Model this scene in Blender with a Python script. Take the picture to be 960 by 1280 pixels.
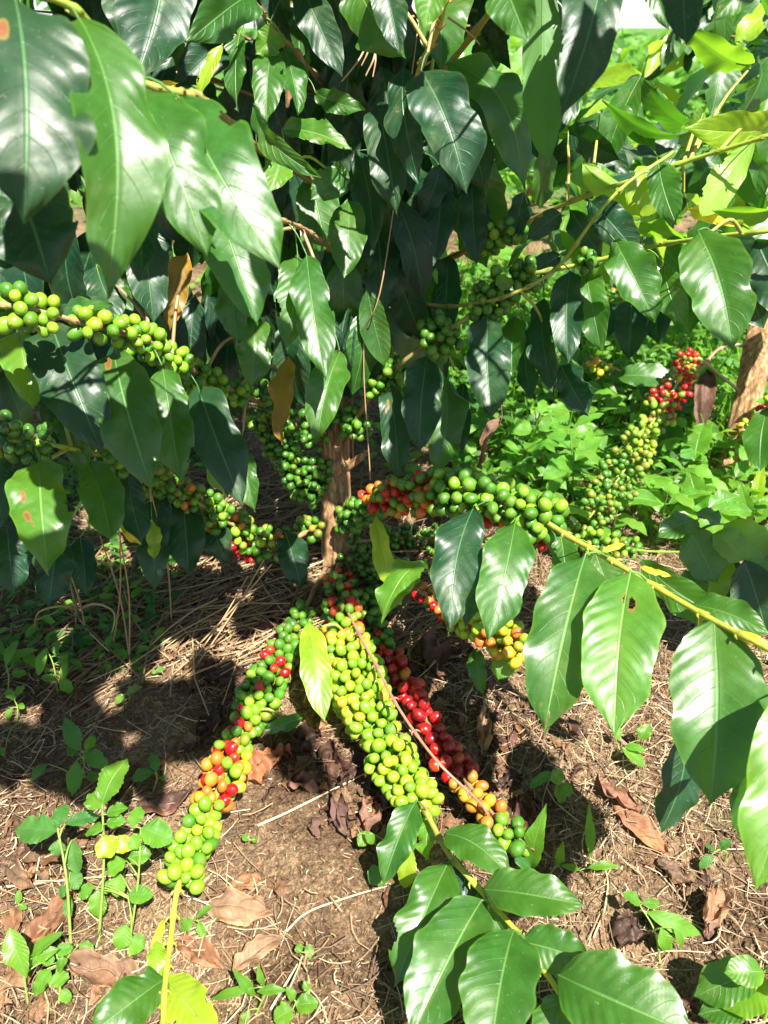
import bpy, math, random
import numpy as np
from mathutils import Vector
R = math.radians
random.seed(7)
rng = np.random.default_rng(11)
for o in list(bpy.data.objects):
    bpy.data.objects.remove(o)
S = bpy.context.scene
COL = S.collection

# ------------------------------------------------------------------ camera
CAM_H = 0.72; PITCH = 33.0; FPX = 960.0
cam_d = bpy.data.cameras.new('camera'); cam = bpy.data.objects.new('camera', cam_d); COL.objects.link(cam)
cam.location = (0, 0, CAM_H); cam.rotation_euler = (R(90 - PITCH), 0, 0)
cam_d.sensor_fit = 'VERTICAL'; cam_d.sensor_height = 24.0; cam_d.lens = 24.0 * FPX / 1280.0
cam_d.clip_start = 0.02; cam_d.clip_end = 500
cam_d.dof.use_dof = True; cam_d.dof.focus_distance = 0.80; cam_d.dof.aperture_fstop = cam_d.lens / 3.2
S.camera = cam
# ------------------------------------------------------------------ light
SUN_EL, SUN_AZ = 61.0, 150.0          # azimuth clockwise from +Y: the sun stands high, behind the camera's right shoulder
W = bpy.data.worlds.new('World'); S.world = W; W.use_nodes = True
nt = W.node_tree; bg = nt.nodes['Background']
sky = nt.nodes.new('ShaderNodeTexSky'); sky.sky_type = 'NISHITA'; sky.sun_disc = False
sky.sun_elevation = R(SUN_EL); sky.sun_rotation = R(SUN_AZ); sky.dust_density = 1.0
tcw = nt.nodes.new('ShaderNodeTexCoord'); cn = nt.nodes.new('ShaderNodeTexNoise'); cn.inputs['Scale'].default_value = 2.6; cn.inputs['Detail'].default_value = 6.0
cmp_ = nt.nodes.new('ShaderNodeMapping'); cmp_.inputs['Scale'].default_value = (1, 1, 2.2); nt.links.new(tcw.outputs['Generated'], cmp_.inputs[0]); nt.links.new(cmp_.outputs[0], cn.inputs['Vector'])
cr = nt.nodes.new('ShaderNodeMapRange'); cr.inputs[1].default_value = .66; cr.inputs[2].default_value = .80; nt.links.new(cn.outputs[0], cr.inputs[0])
sz = nt.nodes.new('ShaderNodeSeparateXYZ'); nt.links.new(tcw.outputs['Generated'], sz.inputs[0])
hz = nt.nodes.new('ShaderNodeMapRange'); hz.inputs[1].default_value = .03; hz.inputs[2].default_value = .12; hz.inputs[3].default_value = 1; hz.inputs[4].default_value = 0; nt.links.new(sz.outputs[2], hz.inputs[0])
mxm = nt.nodes.new('ShaderNodeMath'); mxm.operation = 'MAXIMUM'; nt.links.new(cr.outputs[0], mxm.inputs[0]); nt.links.new(hz.outputs[0], mxm.inputs[1])
mm_ = nt.nodes.new('ShaderNodeMix'); mm_.data_type = 'RGBA'; nt.links.new(mxm.outputs[0], mm_.inputs[0]); nt.links.new(sky.outputs[0], mm_.inputs[6]); mm_.inputs[7].default_value = (9, 9.2, 9.6, 1)
nt.links.new(mm_.outputs[2], bg.inputs[0]); bg.inputs[1].default_value = 0.05
sd = bpy.data.lights.new('sun', 'SUN'); sd.energy = 5.0; sd.angle = R(0.55); sd.color = (1.0, 0.95, 0.86)
sun = bpy.data.objects.new('sun', sd); COL.objects.link(sun)
sv = Vector((math.sin(R(SUN_AZ)) * math.cos(R(SUN_EL)), math.cos(R(SUN_AZ)) * math.cos(R(SUN_EL)), math.sin(R(SUN_EL))))
sun.rotation_euler = sv.to_track_quat('Z', 'Y').to_euler(); sun.location = sv * 5
S.view_settings.view_transform = 'Standard'; S.view_settings.look = 'None'
S.view_settings.exposure = 1.65; S.view_settings.gamma = 1.0; S.view_settings.use_curve_mapping = False
S.cycles.max_bounces = 5; S.cycles.transmission_bounces = 4; S.cycles.diffuse_bounces = 4; S.cycles.transparent_max_bounces = 4
S.cycles.use_denoising = True

# ------------------------------------------------------------------ maths helpers
fw = np.array([0, math.cos(R(PITCH)), -math.sin(R(PITCH))]); upv = np.array([0, math.sin(R(PITCH)), math.cos(R(PITCH))])
rt = np.array([1.0, 0, 0]); CP = np.array([0, 0, CAM_H])
def ray(px, py): return fw + (px - 480) / FPX * rt - (py - 640) / FPX * upv
def at(px, py, D): return CP + D * ray(px, py)
def unit(v): return v / (np.linalg.norm(v) + 1e-12)
def hsh(i, j, s): 
    v = np.sin(i * 127.1 + j * 311.7 + s * 74.7) * 43758.5453
    return v - np.floor(v)
def vnoise(x, y, s=0):
    x = np.asarray(x, float); y = np.asarray(y, float); i = np.floor(x); j = np.floor(y); f = x - i; g = y - j
    f = f * f * (3 - 2 * f); g = g * g * (3 - 2 * g)
    return ((hsh(i, j, s) * (1 - f) + hsh(i + 1, j, s) * f) * (1 - g) + (hsh(i, j + 1, s) * (1 - f) + hsh(i + 1, j + 1, s) * f) * g) * 2 - 1
def fbm(x, y, s=0, o=4):
    t = 0; a = 1.0
    for k in range(o):
        t = t + a * vnoise(x * 2 ** k, y * 2 ** k, s + k * 3.3); a *= 0.5
    return t
def gz(x, y):
    x = np.asarray(x, float); y = np.asarray(y, float)
    near = 0.012 * fbm(x * 4, y * 4, 1, 3) + 0.006 * fbm(x * 24, y * 24, 5, 3) + 0.0020 * vnoise(x * 110, y * 110, 9)
    far = 0.05 * fbm(x * 0.5, y * 0.5, 2, 2) * np.clip((y - 2) / 3, 0, 1)
    far = far - .045 * np.clip(y - 3, 0, 50)
    mound = 0.03 * np.exp(-((x + 0.06) ** 2 + (y - 1.0) ** 2) / 0.06)
    return near + far + mound
def ghit(px, py, h=0.0):
    r = ray(px, py); z = h
    for _ in range(8):
        D = (CAM_H - z) / -r[2]; p = CP + D * r; z = float(gz(p[0], p[1])) + h
    return p, D
def rot(v, a, ang):
    c, s = math.cos(ang), math.sin(ang)
    return v * c + np.cross(a, v) * s + a * np.dot(a, v) * (1 - c)
def bez(P, n):
    """Catmull-Rom through P, n samples"""
    P = np.array(P, float); m = len(P)
    if m == 2: return P[0] + (P[1] - P[0]) * np.linspace(0, 1, n)[:, None]
    Q = np.vstack([2 * P[0] - P[1], P, 2 * P[-1] - P[-2]])
    out = []
    for t in np.linspace(0, m - 1 - 1e-6, n):
        i = int(t); f = t - i; a, b, c, d = Q[i], Q[i + 1], Q[i + 2], Q[i + 3]
        out.append(0.5 * ((2 * b) + (-a + c) * f + (2 * a - 5 * b + 4 * c - d) * f ** 2 + (-a + 3 * b - 3 * c + d) * f ** 3))
    return np.array(out)

# ------------------------------------------------------------------ mesh builder
class MB:
    def __init__(s): s.V = []; s.F = []; s.U = []; s.C = []; s.n = 0; s.M = []
    def add(s, V, F, U=None, C=(1, 1, 1), m=0):
        V = np.asarray(V, float); s.V.append(V)
        s.U.append(np.zeros((len(V), 2)) if U is None else np.asarray(U, float))
        C = np.asarray(C, float); s.C.append(np.tile(C, (len(V), 1)) if C.ndim == 1 else C)
        s.F.append((np.asarray(F, int) + s.n) if not isinstance(F, list) else [tuple(i + s.n for i in f) for f in F])
        s.M.append(m); s.n += len(V)
    def build(s, name, mats, parent=None, org=None):
        V = np.vstack(s.V); U = np.vstack(s.U); C = np.vstack(s.C)
        if org is None: org = V.mean(0)
        org = np.asarray(org, float)
        me = bpy.data.meshes.new(name); loops = []; starts = []; mi = []; k = 0; chunks = []
        tot = []
        for F, m in zip(s.F, s.M):
            if isinstance(F, list):
                for f in F: chunks.append(np.array(f)); tot.append(np.array([len(f)])); mi.append(np.array([m]))
            elif len(F):
                chunks.append(F.ravel()); tot.append(np.full(len(F), F.shape[1])); mi.append(np.full(len(F), m))
        L = np.concatenate(chunks); T = np.concatenate(tot); mi = np.concatenate(mi); st = np.concatenate([[0], np.cumsum(T)[:-1]])
        me.vertices.add(len(V)); me.vertices.foreach_set('co', (V - org).ravel())
        me.loops.add(len(L)); me.loops.foreach_set('vertex_index', L.astype(np.int32))
        me.polygons.add(len(T)); me.polygons.foreach_set('loop_start', st.astype(np.int32)); me.polygons.foreach_set('loop_total', T.astype(np.int32))
        me.polygons.foreach_set('use_smooth', np.ones(len(T), bool)); me.polygons.foreach_set('material_index', mi.astype(np.int32))
        uv = me.uv_layers.new(name='UVMap'); uv.data.foreach_set('uv', U[L].ravel())
        ca = me.color_attributes.new('Col', 'FLOAT_COLOR', 'POINT'); ca.data.foreach_set('color', np.hstack([C, np.ones((len(C), 1))]).ravel())
        for mm in (mats if isinstance(mats, (list, tuple)) else [mats]): me.materials.append(mm)
        me.update(); me.validate()
        o = bpy.data.objects.new(name, me); COL.objects.link(o); place(o, org, parent)
        return o
WP = {}
def place(o, org, parent):
    org = np.asarray(org, float); WP[o.name] = org
    if parent is not None:
        o.parent = parent; o.location = org - WP[parent.name]
    else: o.location = org
def empty(name, org, parent=None):
    o = bpy.data.objects.new(name, None); o.empty_display_size = 0.05; COL.objects.link(o); place(o, org, parent); return o
def tag(o, label=None, cat=None, group=None, kind=None):
    for k, v in (('label', label), ('category', cat), ('group', group), ('kind', kind)):
        if v: o[k] = v
    return o

def tube(mb, P, rad, seg=8, col=(1, 1, 1), uv=None, bump=None, cap=True):
    P = np.asarray(P, float); n = len(P); rad = np.broadcast_to(np.asarray(rad, float), (n,))
    T = np.gradient(P, axis=0); T /= (np.linalg.norm(T, axis=1)[:, None] + 1e-12)
    N = np.cross(T[0], [0.3, 0.2, 1.0]); N = unit(N); V = []; U = []
    th = np.linspace(0, 2 * math.pi, seg, endpoint=False)
    for i in range(n):
        N = unit(N - T[i] * np.dot(N, T[i])); B = np.cross(T[i], N)
        r = rad[i] * (np.ones(seg) if bump is None else bump[i])
        V.append(P[i] + (np.cos(th)[:, None] * N + np.sin(th)[:, None] * B) * r[:, None])
        U.append(np.stack([th / 6.2832, np.full(seg, i / (n - 1))], 1))
    V = np.vstack(V); U = np.vstack(U) if uv is None else np.tile(uv, (n * seg, 1))
    i, j = np.meshgrid(np.arange(n - 1), np.arange(seg), indexing='ij'); j2 = (j + 1) % seg
    F = np.stack([i * seg + j, i * seg + j2, (i + 1) * seg + j2, (i + 1) * seg + j], -1).reshape(-1, 4)
    C = np.asarray(col, float)
    if C.ndim == 2: C = np.repeat(C, seg, 0)
    mb.add(V, F, U, C)
    if cap:
        for k in (0, n - 1):
            mb.add(V[k * seg:(k + 1) * seg], [tuple(range(seg))[::(-1 if k == 0 else 1)]], U[k * seg:(k + 1) * seg], C if C.ndim == 1 else C[k * seg:(k + 1) * seg])

PROF = {
 'coffee': ([0, .02, .06, .13, .24, .38, .54, .68, .79, .87, .93, .965, 1], [.02, .11, .36, .67, .89, 1, 1, .92, .75, .52, .25, .10, .0]),
 'oval': ([0, .05, .15, .3, .5, .7, .85, .95, 1], [.02, .25, .62, .92, 1, .85, .55, .22, 0]),
 'lance': ([0, .1, .3, .5, .8, 1], [.05, .45, .95, 1, .5, 0]),
 'round': ([0, .04, .15, .35, .6, .8, .93, 1], [.03, .4, .82, 1, .96, .72, .4, .0]),
}
def leaf(mb, B, T, w, n=None, roll=0., arch=.10, fold=.18, wave=.05, twist=0., seed=0, nu=22, nv=10, prof='coffee', pet=None,
         crumple=0., col=(1, 1, 1), serr=0., holes=(), curl=0., m=0, side=0.):
    """one leaf: midrib bowed by arch, halves raised by fold, edges waved; w = full width"""
    B = np.asarray(B, float); T = np.asarray(T, float); a = T - B; L = np.linalg.norm(a); a = a / L
    if n is None: n = CP - (B + T) / 2
    n = unit(n - a * np.dot(n, a)); n = rot(n, a, R(roll)); r = np.random.default_rng(seed)
    u = np.linspace(0, 1, nu + 1); v = np.linspace(-1, 1, 2 * (nv // 2) + 1); Ug, Vg = np.meshgrid(u, v, indexing='ij')
    ws = np.interp(u, *PROF[prof]) * w / 2; ph0 = np.random.default_rng(seed + 5).uniform(0, 6.28, 2)
    ws = ws * (1 + .045 * np.sin(u * 17 + ph0[0]) + .03 * np.sin(u * 29 + ph0[1]))
    if serr: ws = ws * (1 - serr * (1 - np.abs(((u * 11) % 1) * 1.0)))
    ph = r.uniform(0, 6.28, 6)
    asym = 1 + 0.06 * np.sin(ph[5] + u * 3)
    tw = R(twist) * (u - .3)
    sx = side * L * np.sin(math.pi * u)
    s = np.cross(a, n)                                             # to the right
    axx = B + a * (u * L)[:, None] + n * (arch * L * np.sin(math.pi * u ** .9) - curl * L * np.clip(u - .45, 0, 1) ** 2 * 2.2)[:, None] + s * sx[:, None]
    cN = np.cos(tw)[:, None] * n + np.sin(tw)[:, None] * s; cS = -np.sin(tw)[:, None] * n + np.cos(tw)[:, None] * s
    av = np.abs(Vg); sg = np.sign(Vg)
    hw = ws[:, None] * np.where(Vg > 0, asym[:, None], 2 - asym[:, None])
    wob = np.where(Vg > 0, np.sin(u * (15 + 5 * r.random()) + ph[0]) + .6 * np.sin(u * 31 + ph[1]), 0)if False else 0
    wr = (np.sin(u * 14 + ph[0]) + .5 * np.sin(u * 25 + ph[1]))[:, None]; wl = (np.sin(u * 13 + ph[2]) + .5 * np.sin(u * 27 + ph[3]))[:, None]
    wv = np.where(Vg > 0, wr, wl) * wave * w * av ** 2.2
    fo = fold * hw * (av - .25 * av ** 3) * 1.0
    quilt = .007 * w * np.sin((Ug * 11 - av * 1.7) * 6.283) * np.sin(math.pi * np.clip(av, 0, 1)) * np.sin(math.pi * Ug)
    hgt = fo + wv + quilt
    lat = Vg * hw * math.cos(math.atan(fold)) + wv * .25 * sg
    if crumple:
        cr = np.asarray(fbm(Ug * 3 + seed, Vg * 1.6 + 7.7 * seed, seed % 17, 3)); cr2 = np.asarray(fbm(Ug * 3.7 - seed, Vg * 2 + 1.7, seed % 13 + 3, 3))
        hgt = hgt + cr * crumple * w; lat = lat * (1 - .35 * crumple * 2 * av) + cr2 * crumple * .4 * w
    P = axx[:, None, :] + cS[:, None, :] * lat[..., None] + cN[:, None, :] * hgt[..., None]
    nvv = len(v); V = P.reshape(-1, 3); UV = np.stack([Ug, Vg * .5 + .5], -1).reshape(-1, 2)
    i, j = np.meshgrid(np.arange(nu), np.arange(nvv - 1), indexing='ij')
    F = np.stack([i * nvv + j, i * nvv + j + 1, (i + 1) * nvv + j + 1, (i + 1) * nvv + j], -1).reshape(-1, 4)
    for (hu, hv, hr) in holes:
        c = UV[F].mean(1); d = np.hypot((c[:, 0] - hu) * 2.2, (c[:, 1] - .5) * 2 - hv); F = F[d > hr * (1 + .35 * vnoise(c[:, 0] * 60, c[:, 1] * 60, 3))]
    # vertices order gives a normal along -n or n: make it n
    f0 = V[F[len(F) // 2]]; nn = np.cross(f0[1] - f0[0], f0[2] - f0[0])
    if np.dot(nn, n) < 0: F = F[:, ::-1]
    mb.add(V, F, UV, col, m)
    # midrib ridge on the under side + petiole
    rp = axx[:int(nu * .93)] - cN[:int(nu * .93)] * w * .006
    if pet is not None:
        pet = np.asarray(pet, float); mid = (pet + B) / 2 + np.array([0, 0, .12 * np.linalg.norm(pet - B)])
        rp = np.vstack([bez([pet, mid, B - cN[0] * w * .006], 6)[:-1], rp])
    rr = np.linspace(.016 if w > .03 else .022, .004, len(rp)) * max(w, .012)
    if pet is not None: rp = rp[:int(len(rp) * .45)]; tube(mb, rp, np.linspace(min(.022 * max(w, .012), .0014), .0003, len(rp)), 5, col, uv=(0.0, .5), cap=False)
    return n

TPL = {}
def quick(mb, B, T, w, n, roll=0., prof='oval', m=0, col=(1, 1, 1), seed=0, nu=4, nv=2, arch=.1, fold=.25):
    """small far leaves: one of a few ready shapes, stretched between B and T"""
    key = (prof, seed % 8, nu, nv)
    if key not in TPL:
        t_ = MB(); leaf(t_, (0, 0, 0), (1, 0, 0), .45, n=np.array([0, 0, 1.]), arch=arch, fold=fold, wave=.05, twist=(seed % 8) * 9 - 30, seed=seed % 8, nu=nu, nv=nv, prof=prof); TPL[key] = (t_.V[0], t_.F[0], t_.U[0])
    V, F, U = TPL[key]; B = np.asarray(B, float); a = np.asarray(T, float) - B; L = math.sqrt(a @ a); a = a / L; n = n - a * (a @ n); n = n / math.sqrt(n @ n + 1e-12)
    s = np.array([n[1] * a[2] - n[2] * a[1], n[2] * a[0] - n[0] * a[2], n[0] * a[1] - n[1] * a[0]])
    if roll: c_, s_ = math.cos(R(roll)), math.sin(R(roll)); n, s = n * c_ + s * s_, s * c_ - n * s_
    mb.add(B + V @ np.array([a * L, s * w / .45, n * L]), F, U, col, m)

# ------------------------------------------------------------------ materials
def newmat(name):
    m = bpy.data.materials.new(name); m.use_nodes = True; t = m.node_tree; t.nodes.clear()
    out = t.nodes.new('ShaderNodeOutputMaterial'); return m, t, out
def N(t, typ, ins=None, **kw):
    n = t.nodes.new(typ)
    for k, v in kw.items(): setattr(n, k, v)
    for k, v in (ins or {}).items():
        if isinstance(v, bpy.types.NodeSocket): t.links.new(v, n.inputs[k])
        else: n.inputs[k].default_value = v
    return n
def M(t, op, a, b=None, c=None, clamp=False):
    n = t.nodes.new('ShaderNodeMath'); n.operation = op; n.use_clamp = clamp
    for i, v in enumerate((a, b, c)):
        if v is None: continue
        if isinstance(v, bpy.types.NodeSocket): t.links.new(v, n.inputs[i])
        else: n.inputs[i].default_value = v
    return n.outputs[0]
def mix(t, f, a, b, bt='MIX'):
    n = t.nodes.new('ShaderNodeMix'); n.data_type = 'RGBA'; n.blend_type = bt
    for k, v in ((0, f), (6, a), (7, b)):
        if isinstance(v, bpy.types.NodeSocket): t.links.new(v, n.inputs[k])
        else: n.inputs[k].default_value = v if k == 0 else (*v, 1) if len(v) == 3 else v
    return n.outputs[2]
def sstep(t, x, a, b):
    n = t.nodes.new('ShaderNodeMapRange'); n.interpolation_type = 'SMOOTHSTEP'
    t.links.new(x, n.inputs[0]); n.inputs[1].default_value = a; n.inputs[2].default_value = b; n.inputs[3].default_value = 0; n.inputs[4].default_value = 1
    return n.outputs[0]

def leaf_mat(name, top, back, vein, trans, tw=.26, rough=.39, spots=(), nveins=10, slope=2.1, veinw=1.0, spec=.6, blem=.5, bump=.5, rib=.28):
    m, t, out = newmat(name)
    uv = N(t, 'ShaderNodeTexCoord'); sx = N(t, 'ShaderNodeSeparateXYZ', {0: uv.outputs['UV']})
    u, vv = sx.outputs[0], sx.outputs[1]
    av = M(t, 'MULTIPLY', M(t, 'ABSOLUTE', M(t, 'SUBTRACT', vv, .5)), 2)
    noi = N(t, 'ShaderNodeTexNoise', {'Vector': uv.outputs['Object'], 'Scale': 24., 'Detail': 3.}).outputs[0]
    # side veins
    bend = M(t, 'MULTIPLY', M(t, 'POWER', av, 1.25), slope)
    ph = M(t, 'ADD', M(t, 'SUBTRACT', M(t, 'MULTIPLY', u, nveins), bend), M(t, 'MULTIPLY', noi, .25))
    fr = M(t, 'ABSOLUTE', M(t, 'SUBTRACT', M(t, 'FRACT', ph), .5))            # .5 at the vein
    sv_ = M(t, 'MULTIPLY', sstep(t, fr, .455, .495), M(t, 'SUBTRACT', 1, sstep(t, av, .55, .9)))
    mid = M(t, 'SUBTRACT', 1, sstep(t, av, .018 * veinw, .05 * veinw))
    col = N(t, 'ShaderNodeVertexColor', layer_name='Col').outputs[0]
    n2 = N(t, 'ShaderNodeTexNoise', {'Vector': uv.outputs['Object'], 'Scale': 55., 'Detail': 5., 'Roughness': .6}).outputs[0]
    oi = N(t, 'ShaderNodeObjectInfo').outputs['Random']
    base = mix(t, sstep(t, n2, .3, .75), [c * .72 for c in top], [c * 1.25 for c in top])
    nb = N(t, 'ShaderNodeTexNoise', {'Vector': uv.outputs['Object'], 'Scale': 15., 'Detail': 3.}).outputs[0]
    base = mix(t, M(t, 'MULTIPLY', sstep(t, nb, .38, .68), .55), base, [top[0] * 1.9 + .008, top[1] * 1.35, top[2] * .8])
    base = mix(t, M(t, 'MULTIPLY', sstep(t, av, .90, .985), .35), base, [top[0] * 3 + .03, top[1] * 1.9 + .03, top[2] * 1.2])
    base = mix(t, M(t, 'MULTIPLY', oi, .35), base, [top[0] * 2.0 + .01, top[1] * 1.35, top[2] * .7])
    base = mix(t, M(t, 'MULTIPLY', sv_, .16), base, vein)
    base = mix(t, M(t, 'MULTIPLY', mid, .62), base, vein)
    bk = mix(t, M(t, 'MULTIPLY', M(t, 'MAXIMUM', sv_, mid), .5), back, vein)
    geo = N(t, 'ShaderNodeNewGeometry')
    c = mix(t, geo.outputs['Backfacing'], base, bk)
    c = mix(t, 1.0, c, col, 'MULTIPLY')
    # tiny specks, and the traced lesions
    sp = N(t, 'ShaderNodeTexNoise', {'Vector': uv.outputs['Object'], 'Scale': 130., 'Detail': 2.}).outputs[0]
    sp2 = N(t, 'ShaderNodeTexNoise', {'Vector': uv.outputs['Object'], 'Scale': 17., 'Detail': 1.}).outputs[0]
    speck = M(t, 'MULTIPLY', M(t, 'MULTIPLY', sstep(t, sp, .70, .74), sstep(t, sp2, .5, .62)), blem)
    c = mix(t, speck, c, (.20, .13, .04))
    du = N(t, 'ShaderNodeTexNoise', {'Vector': uv.outputs['Object'], 'Scale': 420., 'Detail': 1.}).outputs[0]
    c = mix(t, M(t, 'MULTIPLY', sstep(t, du, .71, .75), .16), c, (.45, .45, .36))
    c = mix(t, M(t, 'MULTIPLY', sstep(t, M(t, 'MULTIPLY', n2, nb), .30, .42), .14), c, (.30, .26, .16))
    les = None
    for (su, s_v, sr) in spots:
        d = M(t, 'SQRT', M(t, 'ADD', M(t, 'POWER', M(t, 'MULTIPLY', M(t, 'SUBTRACT', u, su), 2.2), 2), M(t, 'POWER', M(t, 'SUBTRACT', M(t, 'MULTIPLY', M(t, 'SUBTRACT', vv, .5), 2), s_v), 2)))
        d = M(t, 'ADD', d, M(t, 'ADD', M(t, 'MULTIPLY', M(t, 'SUBTRACT', noi, .5), sr * 4.2), M(t, 'MULTIPLY', M(t, 'SUBTRACT', n2, .5), sr * 1.8)))
        ring = M(t, 'SUBTRACT', 1, sstep(t, d, sr * .95, sr * 1.25)); core = M(t, 'SUBTRACT', 1, sstep(t, d, sr * .55, sr * .7))
        c = mix(t, M(t, 'MULTIPLY', ring, .8), c, (.20, .15, .03)); c = mix(t, core, c, (.20, .075, .03)); les = ring if les is None else M(t, 'MAXIMUM', les, ring)
    h = M(t, 'ADD', M(t, 'MULTIPLY', sv_, -.3), M(t, 'MULTIPLY', mid, -1.0))
    h = M(t, 'ADD', h, M(t, 'MULTIPLY', N(t, 'ShaderNodeTexNoise', {'Vector': uv.outputs['Object'], 'Scale': 90., 'Detail': 3.}).outputs[0], .55))
    h = M(t, 'ADD', h, M(t, 'MULTIPLY', nb, 1.8))
    h = M(t, 'ADD', h, M(t, 'MULTIPLY', M(t, 'COSINE', M(t, 'MULTIPLY', ph, 6.2832)), M(t, 'MULTIPLY', av, rib)))
    bmp = N(t, 'ShaderNodeBump', {'Height': h, 'Strength': bump, 'Distance': .0013})
    rg = M(t, 'ADD', M(t, 'ADD', rough - .08, M(t, 'MULTIPLY', n2, .2)), M(t, 'MULTIPLY', geo.outputs['Backfacing'], .25))
    b = N(t, 'ShaderNodeBsdfPrincipled', {'Base Color': c, 'Roughness': rg, 'Normal': bmp.outputs[0], 'Specular IOR Level': spec, 'Coat Weight': .12 if spec >= .55 else .0, 'Coat Roughness': .17})
    tr = mix(t, M(t, 'MULTIPLY', M(t, 'MAXIMUM', sv_, mid), .5), trans, [x * .45 for x in trans]); tr = mix(t, 1., tr, col, 'MULTIPLY')
    if les is not None: tr = mix(t, les, tr, (.3, .08, .01))
    tl = N(t, 'ShaderNodeBsdfTranslucent', {'Color': tr})
    ms = N(t, 'ShaderNodeMixShader', {0: tw, 1: b.outputs[0], 2: tl.outputs[0]})
    t.links.new(ms.outputs[0], out.inputs[0]); return m
DARK = dict(top=(.008, .044, .019), back=(.035, .10, .028), vein=(.085, .21, .075), trans=(.05, .27, .012), tw=.15, spec=.42)  # shaded copy of the coffee leaf: canopy shade and bluish sky sheen in the colour
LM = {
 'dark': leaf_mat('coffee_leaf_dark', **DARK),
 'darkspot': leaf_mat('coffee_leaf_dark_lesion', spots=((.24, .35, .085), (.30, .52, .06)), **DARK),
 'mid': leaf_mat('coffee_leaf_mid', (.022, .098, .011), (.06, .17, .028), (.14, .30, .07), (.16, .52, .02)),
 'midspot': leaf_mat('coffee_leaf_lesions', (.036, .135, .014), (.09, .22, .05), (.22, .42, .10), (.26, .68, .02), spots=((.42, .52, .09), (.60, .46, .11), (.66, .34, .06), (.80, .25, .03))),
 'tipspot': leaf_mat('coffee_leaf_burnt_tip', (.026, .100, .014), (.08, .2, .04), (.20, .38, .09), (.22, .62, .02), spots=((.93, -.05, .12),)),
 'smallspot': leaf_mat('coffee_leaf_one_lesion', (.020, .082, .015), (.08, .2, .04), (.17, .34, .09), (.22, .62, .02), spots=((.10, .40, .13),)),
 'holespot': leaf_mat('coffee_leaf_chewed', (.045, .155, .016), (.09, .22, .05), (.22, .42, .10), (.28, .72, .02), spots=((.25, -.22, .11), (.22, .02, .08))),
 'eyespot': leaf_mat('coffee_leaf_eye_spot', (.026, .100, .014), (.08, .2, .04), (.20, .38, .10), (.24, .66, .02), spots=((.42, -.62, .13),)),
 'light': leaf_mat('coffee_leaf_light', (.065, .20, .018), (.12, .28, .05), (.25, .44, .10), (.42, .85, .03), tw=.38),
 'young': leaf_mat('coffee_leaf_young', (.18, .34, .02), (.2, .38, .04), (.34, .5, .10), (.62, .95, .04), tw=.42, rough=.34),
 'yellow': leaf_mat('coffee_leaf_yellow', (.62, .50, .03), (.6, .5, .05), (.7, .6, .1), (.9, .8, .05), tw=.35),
 'ochre': leaf_mat('coffee_leaf_ochre', (.24, .15, .02), (.24, .14, .03), (.25, .2, .05), (.5, .30, .02), tw=.3, rough=.45, blem=1),
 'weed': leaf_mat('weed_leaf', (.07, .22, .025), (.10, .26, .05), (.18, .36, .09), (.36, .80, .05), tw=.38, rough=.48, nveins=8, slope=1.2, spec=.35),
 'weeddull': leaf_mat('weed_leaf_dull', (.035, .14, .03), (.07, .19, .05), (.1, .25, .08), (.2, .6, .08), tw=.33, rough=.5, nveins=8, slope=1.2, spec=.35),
 'dead': leaf_mat('dead_leaf', (.135, .09, .06), (.18, .13, .095), (.16, .11, .06), (.30, .13, .05), tw=.12, rough=.6, blem=1, bump=.8, rib=.12, spec=.3),
 'deaddark': leaf_mat('dead_leaf_dark', (.050, .028, .022), (.08, .045, .035), (.08, .05, .03), (.12, .04, .02), tw=.06, rough=.55, blem=.6, bump=.8, rib=.12, spec=.35),
}
def simple(name, f):
    m, t, out = newmat(name); f(t, out); return m
def _stem(t, out):
    tc = N(t, 'ShaderNodeTexCoord').outputs['Object']; c = N(t, 'ShaderNodeVertexColor', layer_name='Col').outputs[0]
    n = N(t, 'ShaderNodeTexNoise', {'Vector': tc, 'Scale': 120., 'Detail': 4.}).outputs[0]
    c = mix(t, 1., c, mix(t, n, (.6, .6, .6), (1.3, 1.25, 1.2)), 'MULTIPLY')
    b = N(t, 'ShaderNodeBump', {'Height': n, 'Strength': .5, 'Distance': .001})
    p = N(t, 'ShaderNodeBsdfPrincipled', {'Base Color': c, 'Roughness': .5, 'Normal': b.outputs[0]}); t.links.new(p.outputs[0], out.inputs[0])
STEM = simple('stem', _stem)
def _bark(t, out):
    tc = N(t, 'ShaderNodeTexCoord').outputs['Object']
    mp = N(t, 'ShaderNodeMapping', {'Vector': tc, 'Scale': (150., 150., 13.)}).outputs[0]
    n = N(t, 'ShaderNodeTexNoise', {'Vector': mp, 'Scale': 1., 'Detail': 6., 'Roughness': .65, 'Distortion': .6}).outputs[0]
    n2 = N(t, 'ShaderNodeTexNoise', {'Vector': tc, 'Scale': 35., 'Detail': 3.}).outputs[0]
    rp = N(t, 'ShaderNodeValToRGB', {0: n}); e = rp.color_ramp.elements; e[0].position = .30; e[0].color = (.06, .03, .014, 1); e[1].position = .72; e[1].color = (.66, .45, .23, 1)
    k = e.new(.52); k.color = (.33, .18, .08, 1)
    c = mix(t, sstep(t, n2, .5, .7), rp.outputs[0], (.20, .085, .035)); c = mix(t, .5, c, rp.outputs[0])
    b = N(t, 'ShaderNodeBump', {'Height': n, 'Strength': 1., 'Distance': .004})
    p = N(t, 'ShaderNodeBsdfPrincipled', {'Base Color': c, 'Roughness': .8, 'Normal': b.outputs[0]}); t.links.new(p.outputs[0], out.inputs[0])
BARK = simple('bark', _bark)
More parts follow.
